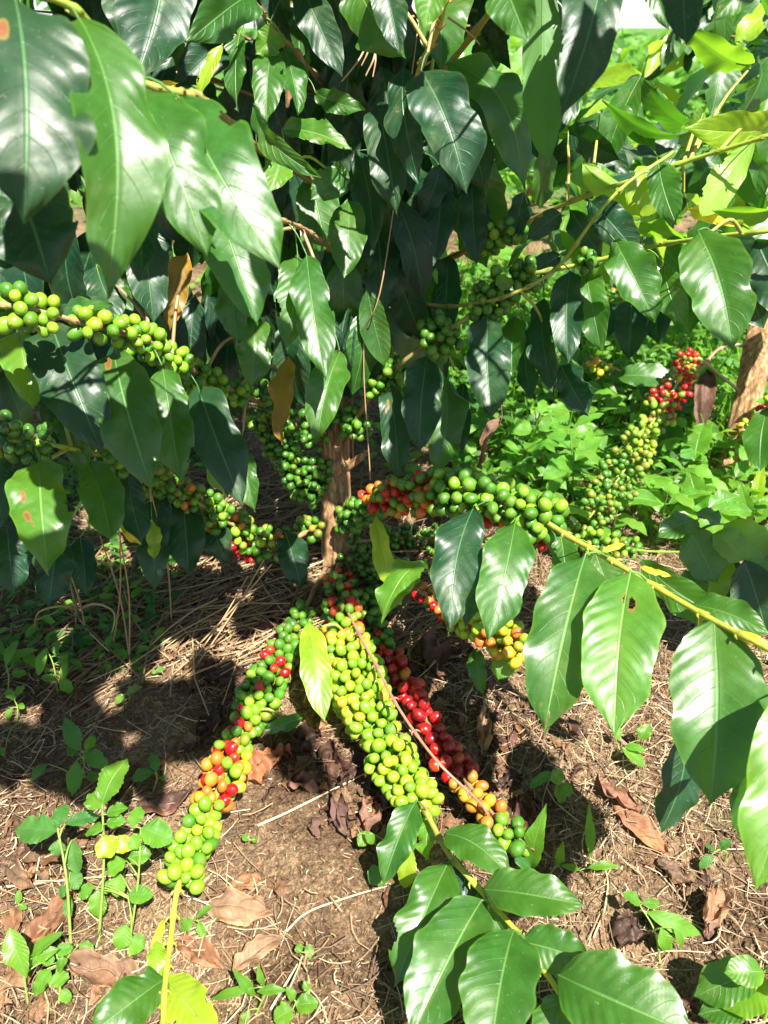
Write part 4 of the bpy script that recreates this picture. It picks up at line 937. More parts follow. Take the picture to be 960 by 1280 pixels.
weed('coffee_seedling', 'dark glossy green seedling in shade above the serrated weeds', 'seedling', (98, 985), [(100, 938, 80, 896, 22, .07, .09), (104, 940, 138, 962, 22, .07, .06), (98, 942, 84, 934, 18, .06, .06), (96, 950, 90, 996, 20, .06, .03), (108, 940, 118, 918, 14, .07, .07, 'weed'), (106, 972, 130, 972, 14, .04, .035), (60, 955, 38, 978, 16, .03, .02)], 'weeddull', prof='lance')
weed('weed_seedling', 'small seedling with two spread leaves right of the lime weed tip', 'weed', (188, 995), [(192, 965, 164, 975, 18, .03, .025), (195, 965, 190, 942, 14, .035, .04), (200, 972, 208, 974, 8, .02, .015)], 'weeddull', group=WG)
weed('weed_seedling', 'tall thin weed with round leaves under the lime weed', 'weed', (160, 1205), [(158, 1155, 148, 1188, 24, .035, .02), (162, 1175, 180, 1186, 26, .025, .02), (160, 1120, 192, 1119, 24, .05, .05)], 'weed', group=WG)
weed('weed_seedling', 'bright leaf sprout on bare straw below the hanging leaves', 'weed', (160, 878), [(158, 868, 178, 858, 12, .02, .025, 'light'), (156, 868, 144, 880, 10, .02, .012)], 'light', group=WG)
weed('weed_seedling', 'lone tiny two leaved sprout in the middle of dark straw', 'weed', (196, 842), [(195, 838, 206, 836, 9, .01, .01), (195, 838, 190, 842, 7, .01, .008)], 'weed', group=WG)
weed('weed_seedling', 'sprout with upright pointed leaf at the edge of the sunny straw patch', 'weed', (72, 868), [(58, 810, 48, 845, 14, .06, .03), (70, 820, 72, 800, 12, .05, .06), (75, 832, 84, 818, 12, .04, .05), (74, 848, 90, 866, 14, .03, .01), (70, 850, 52, 846, 12, .03, .03), (82, 828, 78, 852, 10, .05, .03)], 'weed', group=WG)
weed('weed_seedling', 'clump of small round leaves at the left edge above the serrated weeds', 'weed', (20, 905), [(22, 870, 30, 856, 12, .03, .035), (18, 875, 8, 862, 12, .03, .03), (14, 885, 10, 900, 12, .02, .01), (22, 880, 30, 886, 9, .02, .02), (5, 945, 0, 935, 10, .02, .02)], 'weed', group=WG)
weed('weed_seedling', 'leafy sprout with long arched leaves at the left edge beside straw', 'weed', (8, 872), [(10, 830, 48, 812, 16, .05, .04), (8, 832, 22, 800, 14, .05, .06), (5, 820, -12, 800, 16, .05, .05), (14, 842, 34, 842, 12, .03, .03), (28, 820, 46, 832, 14, .04, .03)], 'weed', group=WG)
weed('weed_seedling', 'tiny two leaved sprout on soil left of the serrated weeds', 'weed', (24, 1142), [(23, 1130, 24, 1112, 9, .012, .02), (23, 1132, 34, 1136, 8, .012, .01)], 'weed', group=WG)
weed('weed_seedling', 'three leaved sprout on bare soil beside the bottom of the yellow stem', 'weed', (244, 1172), [(242, 1150, 226, 1162, 16, .02, .012), (246, 1148, 266, 1132, 10, .02, .025), (248, 1152, 256, 1172, 12, .02, .01)], 'weed', group=WG)
weed('weed_seedling', 'tiny pale sprout on the bare soil between the two cherry branches', 'weed', (314, 1056), [(312, 1050, 302, 1045, 10, .012, .014), (314, 1050, 322, 1050, 9, .012, .01)], 'light', group=WG)
weed('weed_seedling', 'small lime sprout with round leaf on soil right of the curled brown leaf', 'weed', (380, 1202), [(380, 1190, 393, 1188, 16, .012, .012, 'light'), (377, 1190, 371, 1180, 12, .012, .016)], 'light', group=WG)
weed('weed_seedling', 'round leaved lime sprout beside grass at the very bottom of the soil', 'weed', (368, 1272), [(366, 1262, 342, 1276, 26, .02, .015, 'light'), (370, 1258, 398, 1254, 24, .02, .02, 'light'), (368, 1250, 358, 1234, 12, .02, .028, 'light'), (386, 1238, 380, 1226, 10, .02, .025)], 'light', prof='round', group=WG)
weed('grass_tuft', 'pale broad grass blades beside the curled dead leaf', 'grass tuft', (318, 1268), [(318, 1245, 290, 1210, 14, .02, .05), (322, 1240, 360, 1238, 14, .03, .03), (318, 1235, 262, 1250, 12, .03, .01), (330, 1232, 322, 1205, 10, .03, .05), (312, 1262, 300, 1285, 12, .01, .0)], 'light', prof='lance')
weed('grass_tuft', 'pale green long leaved tuft in the corner left of the brown leaves', 'grass tuft', (35, 1262), [(12, 1160, 34, 1222, 30, .07, .04, 'light'), (38, 1196, 82, 1164, 18, .04, .06, 'light'), (40, 1198, 75, 1186, 18, .04, .04, 'light'), (30, 1200, 2, 1180, 16, .04, .04), (60, 1200, 8, 1206, 14, .03, .02)], 'light', prof='lance')
weed('weed_seedling', 'rounded leafy weed cluster over the brown leaf left of the yellow stem', 'weed', (72, 1256), [(70, 1215, 78, 1232, 24, .03, .02), (64, 1212, 46, 1240, 22, .03, .02), (72, 1212, 84, 1198, 16, .03, .04, 'light'), (60, 1228, 40, 1238, 18, .02, .01), (76, 1238, 88, 1252, 14, .02, .01), (66, 1205, 56, 1196, 14, .03, .03), (100, 1180, 118, 1190, 14, .02, .015, 'light'), (70, 1190, 92, 1184, 16, .03, .03)], 'weed', prof='round', group=WG)
weed('weed_seedling', 'bright round leaved weed above the dark fallen leaf right of the cherries', 'weed', (700, 1010), [(690, 978, 702, 962, 18, .03, .04, 'light'), (700, 985, 716, 992, 20, .03, .025, 'weed'), (694, 984, 705, 1002, 20, .03, .015, 'light'), (690, 965, 662, 985, 12, .04, .02, 'weeddull')], 'light', prof='round', group=WG)
weed('weed_seedling', 'weed with long wavy upright leaf beside the branch at the bottom', 'weed', (660, 1100), [(664, 1085, 684, 1004, 26, .01, .08), (698, 1082, 704, 1050, 12, .01, .04), (668, 1090, 640, 1070, 24, .01, .03, 'weeddull')], 'light', prof='lance', wave=.1, group=WG)
weed('weed_seedling', 'weed with one upright blade leaf left of the long tan dead leaf', 'weed', (735, 1092), [(738, 1070, 736, 1004, 13, .01, .06), (735, 1085, 776, 1084, 13, .015, .015, 'light'), (725, 1088, 700, 1082, 10, .015, .01)], 'weed', prof='lance', group=WG)
weed('weed_seedling', 'two leaved sprout below the burnt tipped leaf', 'weed', (765, 945), [(778, 935, 806, 958, 20, .03, .015, 'light'), (780, 934, 808, 940, 14, .03, .03), (770, 925, 772, 905, 12, .02, .03), (800, 925, 812, 905, 18, .02, .03, 'light')], 'weed', group=WG)
weed('weed_seedling', 'weed with narrow green leaves right of the branch in straw at the bottom', 'weed', (828, 1215), [(808, 1140, 876, 1168, 22, .03, .02), (800, 1132, 778, 1116, 18, .03, .035), (802, 1130, 826, 1130, 14, .03, .03, 'light'), (826, 1160, 834, 1190, 20, .03, .01), (842, 1160, 852, 1185, 12, .03, .01)], 'weed', group=WG)
weed('weed_seedling', 'small straggling weed in the shade at the right edge', 'weed', (905, 1078), [(890, 1068, 874, 1086, 12, .02, .01), (900, 1062, 914, 1050, 12, .02, .03), (895, 1064, 880, 1056, 8, .02, .02)], 'weeddull', group=WG)
weed('coffee_sapling', 'young coffee sapling with glossy light leaves at the bottom right corner', 'sapling', (952, 1285), [(950, 1212, 868, 1246, 50, .06, .03, 'mid'), (955, 1215, 905, 1216, 36, .07, .07, 'light'), (960, 1225, 905, 1262, 54, .05, .03, 'light'), (940, 1262, 872, 1268, 36, .03, .02, 'mid'), (965, 1200, 990, 1240, 50, .08, .06, 'young')], 'light', prof='coffee', r=.002)
weed('weed_seedling', 'low leafy weed at the foot of the branch with curled leaf behind it', 'weed', (505, 1098), [(462, 1040, 448, 1058, 18, .03, .02, 'light'), (468, 1055, 456, 1040, 12, .03, .04), (515, 1060, 505, 1110, 26, .04, .01, 'young'), (500, 1075, 520, 1040, 20, .03, .05), (480, 1085, 462, 1105, 26, .02, .01, 'weeddull')], 'light', group=WG)
# coffee sapling with broad leaves, right of the drooping branch
weed('coffee_sapling', 'broad leaved coffee sapling behind the drooping branch, leaves glossy blue green', 'sapling', (905, 800), [(862, 662, 895, 728, 56, .19, .14, 'mid'), (905, 655, 962, 700, 50, .20, .17, 'light'), (890, 668, 930, 700, 46, .19, .17, 'light'), (930, 700, 958, 790, 58, .17, .10, 'dark'), (870, 650, 822, 672, 36, .20, .19, 'mid'), (900, 655, 868, 640, 40, .20, .20, 'mid'), (940, 668, 1000, 740, 60, .19, .14, 'mid'), (905, 690, 880, 760, 46, .16, .10, 'light'), (880, 720, 850, 745, 36, .14, .12, 'mid'), (915, 700, 925, 770, 44, .14, .09, 'dark')], 'mid', prof='coffee', r=.0026)
weed('leafy_weed', 'pale broad leafed weed at the foot of the slanting trunk', 'weed', (878, 700), [(880, 640, 862, 590, 34, .07, .12, 'light'), (870, 655, 930, 662, 46, .07, .06, 'light'), (885, 635, 925, 620, 30, .08, .09, 'light'), (880, 645, 820, 600, 20, .07, .10, 'weed'), (900, 640, 940, 640, 30, .08, .08), (875, 640, 832, 655, 30, .07, .05)], 'light', r=.0016)
weed('leafy_weed', 'upright blade like yellow green weed right of the slanting trunk', 'weed', (945, 690), [(945, 640, 955, 575, 16, .05, .12, 'young'), (940, 650, 925, 600, 18, .05, .10, 'light'), (945, 655, 975, 610, 20, .05, .1, 'light')], 'light', prof='lance')
def tall_weed(px, py, h, npair, lw, label, kind, seed, grp='leafy weeds in the sunny patch', prof='oval'):
    rr = random.Random(seed); rp, D = ghit(px, py); e = empty('leafy_weed', rp); tag(e, label, 'weed', grp); sm = MB(); lean = np.array([rr.uniform(-.03, .03), rr.uniform(-.03, .02), 0])
    P = bez([rp - [0, 0, .005], rp + lean * .4 + [0, 0, h * .5], rp + lean + [0, 0, h]], 14); tube(sm, P, np.linspace(.0018, .0009, 14), 6, (.16, .28, .06)); a0 = rr.uniform(0, 3)
    for k in range(npair):
        c = P[int(13 * (.35 + .65 * (k + 1) / npair))]; sc = 1 if k < npair - 1 else .7
        for sgn in (0, math.pi):
            a = a0 + k * 1.5 + sgn + rr.uniform(-.3, .3); d = np.array([math.cos(a), math.sin(a), rr.uniform(-.05, .35)]); b_ = c + d * .006; T = b_ + d * lw * 2.3 * sc * rr.uniform(.8, 1.15)
            m_ = MB(); leaf(m_, b_, T, 1.15 * lw * sc * rr.uniform(.85, 1.15), n=np.array([0, -.2, 1.]), roll=rr.uniform(-20, 20), arch=.1, fold=.2, wave=.05, seed=seed * 50 + k, nu=12, nv=6, prof=prof, pet=c); m_.build('leaf', LM[kind if rr.random() < .75 else 'light'], e, org=c)
    sm.build('stem', STEM, e, org=rp)
for a in ((716, 640, .15, 4, .030, 'leafy weed with big drooping leaves in the middle of the sunny patch', 'weed', 1), (650, 600, .12, 4, .024, 'leafy weed just above the green end of the thick cherry branch', 'weed', 2), (690, 690, .10, 3, .026, 'leafy weed behind the yellow jointed stem', 'weed', 3),
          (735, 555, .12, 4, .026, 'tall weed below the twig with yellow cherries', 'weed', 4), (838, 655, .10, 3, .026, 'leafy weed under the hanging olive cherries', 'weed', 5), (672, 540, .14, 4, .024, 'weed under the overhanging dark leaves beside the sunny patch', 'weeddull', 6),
          (820, 680, .11, 3, .030, 'leafy weed between the olive cherries and the broad leaved sapling', 'light', 7), (645, 575, .10, 3, .020, 'small leafed weed right of the withered hanging leaf', 'weed', 8), (760, 690, .09, 3, .024, 'low weed behind the second joint of the yellow stem', 'weed', 9), (700, 590, .13, 4, .026, 'bushy weed with light tips left of the big drooping weed', 'light', 10),
          (540, 640, .07, 3, .018, 'small weed just behind the thick red and green cherry branch', 'weed', 14), (585, 560, .09, 3, .020, 'small weed under the withered hanging leaf in half shade', 'weeddull', 15), (905, 655, .09, 3, .024, 'weed at the front foot of the slanting trunk', 'light', 16), (775, 600, .11, 4, .024, 'weed half hidden by the hanging olive cherries', 'weed', 17), (855, 520, .12, 4, .026, 'weed just left of the slanting trunk under the red cherries', 'weed', 18),
          (845, 600, .10, 3, .022, 'weed in front of the slanting trunk in half shade', 'weed', 12), (960, 590, .14, 4, .026, 'weed behind the slanting trunk at the edge', 'weed', 13)): tall_weed(*a)
# drying bent grass stalks, left
for (root, pts, lab) in (((96, 792), [(95, 740), (100, 700), (104, 760)], 'withered yellow grass stem bent over the green ground cover'),):
    rp, D = ghit(*root); e = empty('dry_grass_stem', rp); tag(e, lab, 'grass stem'); m_ = MB()
    A = lambda px, py, h: ghit(px, py, h)[0]
    tube(m_, bez([rp, A(95, 765, .03), A(98, 740, .07), A(108, 700, .10)], 12), np.linspace(.0016, .0008, 12), 6, (.34, .30, .10)); m_.build('stem', STEM, e, org=rp)
    for (q, cc) in (([A(96, 762, .04), A(75, 758, .06), A(48, 766, .055), A(42, 790, .02)], (.42, .30, .10)), ([A(97, 762, .04), A(120, 755, .06), A(142, 765, .055), A(140, 790, .03), A(124, 812, .01)], (.36, .34, .10)), ([A(96, 765, .04), A(85, 720, .1), A(72, 690, .14)], (.3, .22, .1))):
        m_ = MB(); tube(m_, bez(q, 16), np.linspace(.0020, .0007, 16), 6, cc); m_.build('blade', STEM, e)

# ------------------------------------------------------------------ fallen leaves
def fallen(px, py, L, w, ang, label, kind='dead', curl=.2, cr=.18, fold=.3, seed=0, tw=20, h=.007, col=(1, 1, 1), tilt=0.):
    L *= .76; w *= .82; p, D = ghit(px, py); d = np.array([math.cos(R(ang)), math.sin(R(ang)), 0]) * L / 2
    gB = float(gz(p[0] - d[0], p[1] - d[1])); gT = float(gz(p[0] + d[0], p[1] + d[1]))
    B = p - d; T = p + d; B[2] = gB + h; T[2] = gT + h + tilt; m_ = MB()
    leaf(m_, B, T, w, n=np.array([0, 0, 1.]), arch=.05, fold=fold, wave=.1, twist=tw, seed=seed + 77, nu=30, nv=14, crumple=cr * 1.5 + .03, curl=-curl, col=col)
    V = m_.V[0]; g = gz(V[:, 0], V[:, 1]); V[:, 2] = np.maximum(V[:, 2], g + .0015 + .002 * hsh(np.arange(len(V)), 1, 1)); 
    if len(m_.V) > 1: V1 = m_.V[1]; V1[:, 2] = np.maximum(V1[:, 2], gz(V1[:, 0], V1[:, 1]) + .001)
    o = m_.build('fallen_leaf', LM[kind], None, org=p); tag(o, label, 'fallen leaf', 'dead coffee leaves on the soil')
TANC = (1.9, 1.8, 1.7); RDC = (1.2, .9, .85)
for a in (
 dict(px=300, py=1146, L=.085, w=.042, ang=-8, label='flat pinkish tan dead leaf on the bare soil, biggest of the front ones', col=TANC, cr=.08, curl=.05, seed=1),
 dict(px=252, py=1198, L=.075, w=.034, ang=-28, label='rolled brown dead leaf right of the yellow stem', cr=.12, fold=.8, curl=.1, seed=2, col=(1.4, 1.2, 1.2)),
 dict(px=325, py=1200, L=.07, w=.026, ang=40, label='arched strip of tan dead leaf standing off the soil', cr=.1, fold=.5, curl=-.2, seed=3, col=TANC, h=.015),
 dict(px=135, py=1222, L=.10, w=.042, ang=170, label='creased brown dead leaf left of the yellow stem at the bottom', cr=.14, fold=.4, seed=4, col=(1.4, 1.25, 1.2)),
 dict(px=40, py=1215, L=.07, w=.04, ang=60, label='brown dead leaf under the pale grass tuft in the corner', cr=.16, fold=.4, seed=5),
 dict(px=62, py=1160, L=.09, w=.036, ang=65, label='shiny brown dead leaf standing below the dull serrated weed', cr=.10, fold=.4, seed=6, col=(1.1, .9, .85)),
 dict(px=62, py=1072, L=.09, w=.045, ang=5, label='broad dark brown dead leaf behind the dull serrated weed', cr=.12, seed=7, col=(.8, .7, .6)),
 dict(px=25, py=1100, L=.08, w=.03, ang=-35, label='narrow brown dead leaf at the left edge', cr=.12, fold=.6, seed=8),
 dict(px=155, py=985, L=.07, w=.04, ang=30, label='dim dead leaf behind the tall lime leaf', kind='deaddark', seed=9, cr=.12),
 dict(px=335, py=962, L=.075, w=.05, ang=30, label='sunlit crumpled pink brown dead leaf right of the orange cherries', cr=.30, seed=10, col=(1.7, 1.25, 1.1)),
 dict(px=385, py=985, L=.06, w=.035, ang=-10, label='curled reddish dead leaf piece between the cherry branches', cr=.30, seed=11, col=RDC),
 dict(px=370, py=935, L=.08, w=.05, ang=20, label='dark crumpled dead leaf in shade between the cherry branches', kind='deaddark', cr=.32, seed=12),
 dict(px=418, py=960, L=.08, w=.05, ang=-60, label='blackish crumpled dead leaf left of the yellow green cherries', kind='deaddark', cr=.32, seed=13),
 dict(px=425, py=1022, L=.08, w=.028, ang=-75, label='purple dark strip of dead leaf below the yellow green cherries', kind='deaddark', cr=.2, fold=.6, seed=14, col=(1.5, 1.4, 1.5)),
 dict(px=470, py=1015, L=.07, w=.04, ang=70, label='crumpled reddish dead leaf just left of the leafy stem', cr=.3, seed=15, col=RDC),
 dict(px=490, py=1055, L=.06, w=.04, ang=10, label='dead leaf under the leftmost leaf of the leafy stem', cr=.2, seed=16),
 dict(px=320, py=800, L=.08, w=.04, ang=15, label='shiny dark folded dead leaf above the red topped left cherries', kind='deaddark', cr=.25, seed=17),
 dict(px=285, py=850, L=.07, w=.035, ang=5, label='flat dark dead leaf left of the red cherries', kind='deaddark', cr=.2, seed=18),
 dict(px=362, py=770, L=.06, w=.04, ang=30, label='dull red dead leaf behind the upper cherries', cr=.2, seed=19, col=(.9, .6, .5)),
 dict(px=545, py=830, L=.10, w=.05, ang=95, label='large dark dead leaf lying right of the deep red cherries', kind='deaddark', cr=.25, seed=20, col=(1.4, 1.2, 1.1)),
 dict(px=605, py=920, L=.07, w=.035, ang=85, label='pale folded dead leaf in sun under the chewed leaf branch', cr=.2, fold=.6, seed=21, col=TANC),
 dict(px=770, py=1005, L=.075, w=.03, ang=125, label='rust coloured dead leaf joined to the long tan one', cr=.2, fold=.5, seed=22, col=(1.3, .9, .8)),
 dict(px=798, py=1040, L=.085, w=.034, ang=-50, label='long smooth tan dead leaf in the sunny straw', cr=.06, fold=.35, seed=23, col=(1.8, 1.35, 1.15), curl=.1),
 dict(px=650, py=1030, L=.07, w=.04, ang=70, label='dark dead leaf behind the olive end of the cherry branch', kind='deaddark', cr=.2, seed=24, col=(1.4, 1.2, 1.1)),
 dict(px=630, py=985, L=.06, w=.035, ang=20, label='dark curled dead leaf right of the orange brown cherries', kind='deaddark', cr=.25, seed=25),
 dict(px=885, py=1150, L=.06, w=.034, ang=60, label='grey brown dead leaf standing in straw near the right edge', cr=.15, fold=.4, seed=26, col=(1.6, 1.5, 1.5), h=.02),
 dict(px=790, py=1168, L=.06, w=.04, ang=30, label='black wet dead leaf beside the end of the leafy branch', kind='deaddark', cr=.2, seed=27),
 dict(px=875, py=950, L=.05, w=.035, ang=10, label='crumpled dead leaf under the largest leaf', cr=.3, seed=28, col=RDC),
 dict(px=885, py=690, L=.06, w=.04, ang=0, label='red brown dead leaf at the foot of the slanting trunk', kind='dead', cr=.25, seed=29, col=RDC),
 dict(px=840, py=1100, L=.05, w=.03, ang=-30, label='small brown dead leaf in straw below the shaded gap', cr=.2, seed=30),
 dict(px=265, py=905, L=.06, w=.035, ang=60, label='dark dead leaf tucked left of the left cherry branch', kind='deaddark', cr=.2, seed=31),
 dict(px=205, py=1010, L=.09, w=.04, ang=15, label='dull dead leaf in shadow left of the yellow cherries', kind='deaddark', cr=.15, seed=32, col=(1.5, 1.4, 1.3)),
): fallen(**a)

# ------------------------------------------------------------------ straw, crumbs, ground cover (uncountable)
def strands(n, xr, yr, Lr, rr_, cols, seed, dens=None, lift=.004, dirv=None):
    g = np.random.default_rng(seed); mb = MB(); k = 0
    x = g.uniform(*xr, n * 3); y = g.uniform(*yr, n * 3); d = fbm(x * 5, y * 5, seed, 3) if dens is None else dens(x, y, g)
    keep = np.where(d > g.uniform(-.9, .7, n * 3))[0][:n]; m = len(keep); x = x[keep]; y = y[keep]
    L = g.uniform(*Lr, m) ; a = g.uniform(0, 6.28, m)
    if dirv is not None: a = np.where(g.random(m) < .45, a, g.normal(dirv[0], dirv[1], m))
    c = g.normal(0, .35, m); t = np.linspace(-.5, .5, 4)[None]; ang = a[:, None] + c[:, None] * t
    px_ = x[:, None] + L[:, None] * t * np.cos(ang); py_ = y[:, None] + L[:, None] * t * np.sin(ang); gg = gz(px_, py_)
    z = np.maximum(gg + lift * g.random((m, 1)) + L[:, None] * g.normal(0, .05, (m, 1)) * (t + .5), gg + .0006)
    P = np.stack([px_, py_, z], -1); col = np.array(cols)[g.integers(len(cols), size=m)] * g.uniform(.6, 1.25, (m, 1)); r = g.uniform(*rr_, m)[:, None, None]
    Tn = np.gradient(P, axis=1); s = np.cross(Tn, [0, 0, 1.]); s /= np.linalg.norm(s, axis=2)[..., None] + 1e-9
    V = np.concatenate([P + s * r, P - s * r, P + np.array([0, 0, 1.3]) * r], 1).reshape(-1, 3); i = np.arange(3)
    F = np.concatenate([np.stack([i, i + 8, i + 9, i + 1], 1), np.stack([i + 8, i + 4, i + 5, i + 9], 1)])
    F = (F[None] + (np.arange(m) * 12)[:, None, None]).reshape(-1, 4); mb.add(V, F, None, np.repeat(col, 12, 0))
    return mb
ST = [(.36, .27, .155), (.27, .19, .105), (.44, .34, .21), (.22, .13, .065), (.15, .085, .045), (.11, .065, .035), (.11, .065, .035)]
def straw_d(x, y, g):
    bare = np.exp(-(((x + .09) / .10) ** 2 + ((y - .50) / .12) ** 2))
    return fbm(x * 5, y * 5, 4, 3) + .55 - 2.1 * bare
sm = strands(40000, (-1.0, 1.1), (.22, 1.9), (.006, .055), (.0002, .00075), ST, 5, dens=straw_d, lift=.012)
s2 = strands(60000, (-.75, .85), (.22, 1.4), (.002, .009), (.00015, .0006), ST + [(.15, .09, .05)] * 3, 6, dens=lambda x, y, g: straw_d(x, y, g) * .5 + .1, lift=.006)
sm.V += s2.V; sm.F += [f + sm.n for f in s2.F]; sm.U += s2.U; sm.C += s2.C; sm.M += s2.M; sm.n += s2.n
tag(sm.build('straw_litter', STRAW, org=(0, 0, 0)), 'dry straw and grass litter strewn over the soil', 'litter', kind='stuff')
sm = strands(1300, (-.45, .05), (.72, 1.2), (.06, .20), (.0006, .0012), [(.36, .24, .12), (.25, .155, .075), (.16, .09, .045)], 8, dens=lambda x, y, g: x * 0 + .3, lift=.022, dirv=(.6, .5))
tag(sm.build('straw_stalks', STRAW, org=(0, 0, 0)), 'longer dry grass stalks under the plant', 'litter', kind='stuff')
# a few separate long stalks
for (pts, r_, lab) in (([(322, 1032), (360, 1015), (420, 985), (460, 965)], .0015, 'long straight dry stalk crossing bare soil between the cherry branches'), ([(358, 1164), (385, 1140), (440, 1120), (482, 1108)], .0011, 'forked dry stalk on soil left of the leafy branch'),
                       ([(0, 1109), (50, 1104), (100, 1098), (190, 1092)], .0011, 'thin dry stalk running behind the serrated weeds'), ([(338, 1262), (360, 1225), (372, 1205)], .0012, 'short dry stalk beside the bottom sprouts'), ([(742, 1172), (757, 1130), (755, 1085), (712, 1062)], .0010, 'bent dry stalk right of the leafy branch')):
    P = bez([ghit(x, y, .006)[0] for x, y in pts], 24); P[:, 2] = np.maximum(P[:, 2], gz(P[:, 0], P[:, 1]) + r_); m_ = MB(); tube(m_, P, np.linspace(r_, r_ * .6, 24), 6, (.60, .48, .28)); tag(m_.build('dry_stalk', STEM, org=P[0]), lab, 'stalk')
for k, (x0, y0, h0, x1, y1, h1) in enumerate(((148, 660, .24, 162, 820, .01), (150, 665, .24, 140, 815, .0), (125, 670, .22, 162, 822, .01), (330, 700, .12, 240, 840, .0), (340, 705, .12, 225, 830, .0), (72, 685, .16, 110, 800, 0), (190, 620, .25, 215, 780, .0), (310, 720, .10, 235, 835, .0))):
    A_ = ghit(x0, y0, h0)[0]; B_ = ghit(x1, y1, h1 + .003)[0]; m_ = MB(); tube(m_, bez([A_, (A_ + B_) / 2 + [.006, 0, .004], B_], 14), np.linspace(.0008, .0012, 14), 5, (.40, .27, .15))
    tag(m_.build('dry_stalk', STEM, org=B_), ['thin dry stalk upright below the spotted leaf, left of a pair', 'thin dry stalk crossing the upright one below the lit leaves', 'slanting dry stalk joining two others on the sunny straw', 'long leaning dry stalk reaching from the trunk foot over straw', 'leaning dry stalk just below the longest one', 'short slanting dry stalk among the green ground cover', 'dry stalk hanging from the narrow dark leaf', 'lowest dry stalk leaning from the trunk foot'][k], 'stalk')
fol = {}; lm_ = MB(); rq = random.Random(77)                           # broken leaf litter, brown and black, mostly under the fruiting branches
for k in range(420):
    if k < 260: cx, cy, sx_, sy_ = rq.choice(((410, 960, 60, 38), (360, 930, 60, 30), (460, 1010, 45, 40), (600, 930, 60, 60), (640, 1010, 50, 40), (300, 820, 50, 40), (560, 840, 50, 50), (390, 800, 60, 40), (60, 1120, 60, 70))); px = rq.gauss(cx, sx_); py = rq.gauss(cy, sy_)
    else: px = rq.uniform(-20, 980); py = rq.uniform(720, 1290)
    if (px - 380) ** 2 / 95 ** 2 + (py - 1130) ** 2 / 110 ** 2 < 1 and k % 5: continue
    p, D = ghit(px, py); L = rq.uniform(.010, .034); a = rq.uniform(0, 6.28); hv = np.array([math.cos(a), math.sin(a), rq.uniform(-.1, .25)]) * L / 2; n0 = len(lm_.V); g_ = rq.uniform(.7, 1.5)
    leaf(lm_, p - hv + [0, 0, .003], p + hv + [0, 0, .003], L * rq.uniform(.4, .8), n=np.array([rq.uniform(-.4, .4), rq.uniform(-.4, .4), 1.]), fold=rq.uniform(.1, .9), wave=.15, twist=rq.uniform(-60, 60), crumple=rq.uniform(.15, .4), seed=k, nu=9, nv=6, prof='oval', m=into('deaddark' if rq.random() < .6 else 'dead'), col=(g_, g_ * .95, g_ * .9), holes=((rq.random(), rq.choice((-.9, .9)), .35),))
    V = lm_.V[n0]; V[:, 2] = np.maximum(V[:, 2], gz(V[:, 0], V[:, 1]) + .0006)
ks = sorted(fol, key=lambda k: fol[k]); tag(lm_.build('leaf_litter', [LM[k] for k in ks], org=(0, 0, 0)), 'broken dark scraps of dead leaves scattered on the soil', 'litter', kind='stuff')
g = np.random.default_rng(3); mb = MB()                                # crumbs of soil
ico = np.array([[1, 0, 0], [-1, 0, 0], [0, 1, 0], [0, -1, 0], [0, 0, 1], [0, 0, -1]], float); icf = np.array([[0, 2, 4], [2, 1, 4], [1, 3, 4], [3, 0, 4], [2, 0, 5], [1, 2, 5], [3, 1, 5], [0, 3, 5]])
for k in range(14000):
    x = g.uniform(-.6, .75); y = g.uniform(.24, 1.2); s = .0010 + .0040 * g.random() ** 5; v = ico * s * g.uniform(.6, 1.25, (6, 1)); mb.add(v + [x, y, float(gz(x, y)) + s * .35], icf)
tag(mb.build('soil_crumbs', SOIL, org=(0, 0, 0)), 'crumbs and clods of brown soil', 'soil crumbs', kind='stuff')

def cover(n, xr, yr, seed, size, hh, kinds, dens, name, label):
    global fol; fol = {}; g = np.random.default_rng(seed); mb = MB(); rr = random.Random(seed); c_ = 0
    for k in range(n * 4):
        if c_ >= n: break
        x = g.uniform(*xr); y = g.uniform(*yr)
        if dens(x, y) < g.uniform(-.3, .6): continue
        c_ += 1; z = float(gz(x, y)) + g.uniform(.0, 1.) ** 1.4 * hh; a = g.uniform(0, 6.28); L = size * g.uniform(.6, 1.4); d = np.array([math.cos(a), math.sin(a), g.uniform(-.4, .7)]); B = np.array([x, y, z])
        quick(mb, B, B + d * L, L * g.uniform(.25, .55), n=np.array([g.uniform(-.3, .3), -.3, 1.]), roll=g.uniform(-30, 30), seed=k, m=into(rr.choice(kinds)), col=(g.uniform(.7, 1.2),) * 3)
        if k % 6 == 0: tube(mb, [[x, y, z - hh * .8 - .01], B], [.001, .0006], 3, (.7, .8, .5), cap=False)
    ks = sorted(fol, key=lambda k: fol[k]); tag(mb.build(name, [LM[k] for k in ks], org=(0, 0, 0)), label, 'ground cover', kind='stuff')
cover(9500, (.0, 1.4), (1.00, 2.4), 21, .034, .085, ['weed', 'weed', 'light', 'weeddull'], lambda x, y: (.35 + .4 * fbm(x * 3, y * 3, 7, 2)) + (.5 if x > .12 else -.3) - (.9 if y < 1.18 and x < .12 else 0) - (.5 if y < 1.1 else 0), 'undergrowth', 'sunny green undergrowth of small leaves behind the trunk')
cover(5000, (-3.0, 4.2), (2.0, 7.5), 22, .055, .16, ['weed', 'light', 'light'], lambda x, y: .5 + .3 * fbm(x * 2, y * 2, 7, 2), 'ground_cover', 'bright green ground cover on the far slope')
cover(3600, (-.95, -.30), (.72, 1.35), 23, .018, .03, ['weed', 'weeddull'], lambda x, y: .1 + .8 * fbm(x * 6, y * 6, 9, 2), 'clover', 'low green clover like cover in shade under the left leaves')
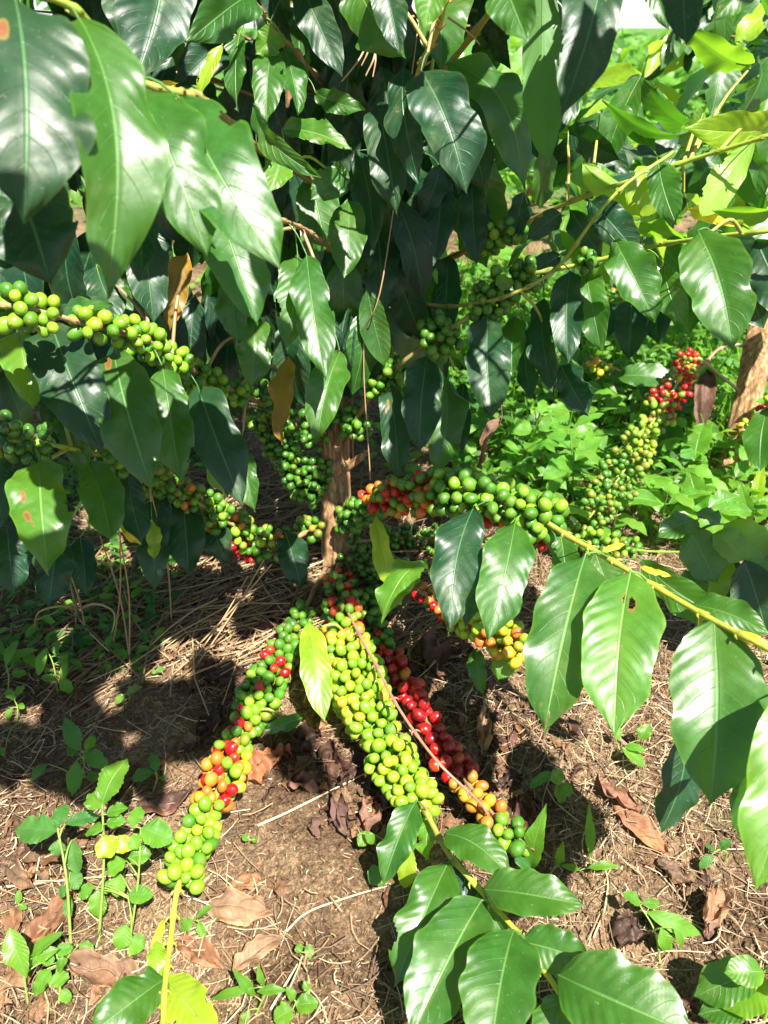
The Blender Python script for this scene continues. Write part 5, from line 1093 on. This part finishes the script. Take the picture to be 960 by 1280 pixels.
cover(1300, (-1.6, .1), (1.2, 2.6), 24, .03, .06, ['weed', 'weeddull', 'light'], lambda x, y: .3 + .8 * fbm(x * 4, y * 4, 9, 2), 'undergrowth', 'scattered green undergrowth behind the left branches')
# grass blades in the sunny patch
fol = {}; mb = MB(); g = np.random.default_rng(9)
for k in range(2600):
    x = g.uniform(.05, 1.4); y = g.uniform(1.3, 2.6); z = float(gz(x, y)); L = g.uniform(.04, .12); a = g.uniform(0, 6.28); d = np.array([math.cos(a) * g.uniform(.1, .6), math.sin(a) * g.uniform(.1, .6), 1.]); B = np.array([x, y, z]); 
    quick(mb, B, B + d * L, g.uniform(.003, .006), n=np.array([0, -1., .3]), seed=k, prof='lance', m=into('weed' if k % 3 else 'light'))
tag(mb.build('grass', [LM['weed'], LM['light']], org=(0, 0, 0)), 'grass blades growing through the sunny undergrowth', 'grass', kind='stuff')
# far tree masses
def far(n, pts, seed, label):
    global fol; fol = {}; g = np.random.default_rng(seed); mb = MB()
    for (cx, cy, cz, sx_, sz_) in pts:
        for k in range(n):
            v = g.normal(size=3); v /= np.linalg.norm(v); v *= g.uniform(.6, 1) ; B = np.array([cx + v[0] * sx_, cy + v[1] * sx_, max(.05, cz + v[2] * sz_) - .045 * (cy - 3)]); d = g.normal(size=3); d[2] -= .4; d = unit(d)
            quick(mb, B, B + d * .02 * cy, .0095 * cy, n=np.array([g.uniform(-.5, .5), -.5, 1.]), seed=k, m=into(['mid', 'light', 'weed'][int(g.integers(3))]))
    ks = sorted(fol, key=lambda k: fol[k]); tag(mb.build('shrubbery', [LM[k] for k in ks], org=(0, 0, 0)), label, 'shrubbery', kind='stuff')
far(420, [(1.2, 8, .3, .9, .5), (4.6, 8.5, .6, 1.1, .9), (-.8, 8, .5, 1.2, .9), (5.5, 9, .8, 1.3, 1.2), (-3, 8, .8, 1.5, 1.2), (2.3, 10, .2, 1.0, .5), (3.2, 10.5, .3, 1.0, .45), (2.7, 14, .3, 2.2, .5), (4.4, 16, .3, 1.5, .5), (6.2, 17, .4, 1.6, .6), (5.3, 22, .6, 2.5, .6)], 31, 'far green shrubbery along the slope')
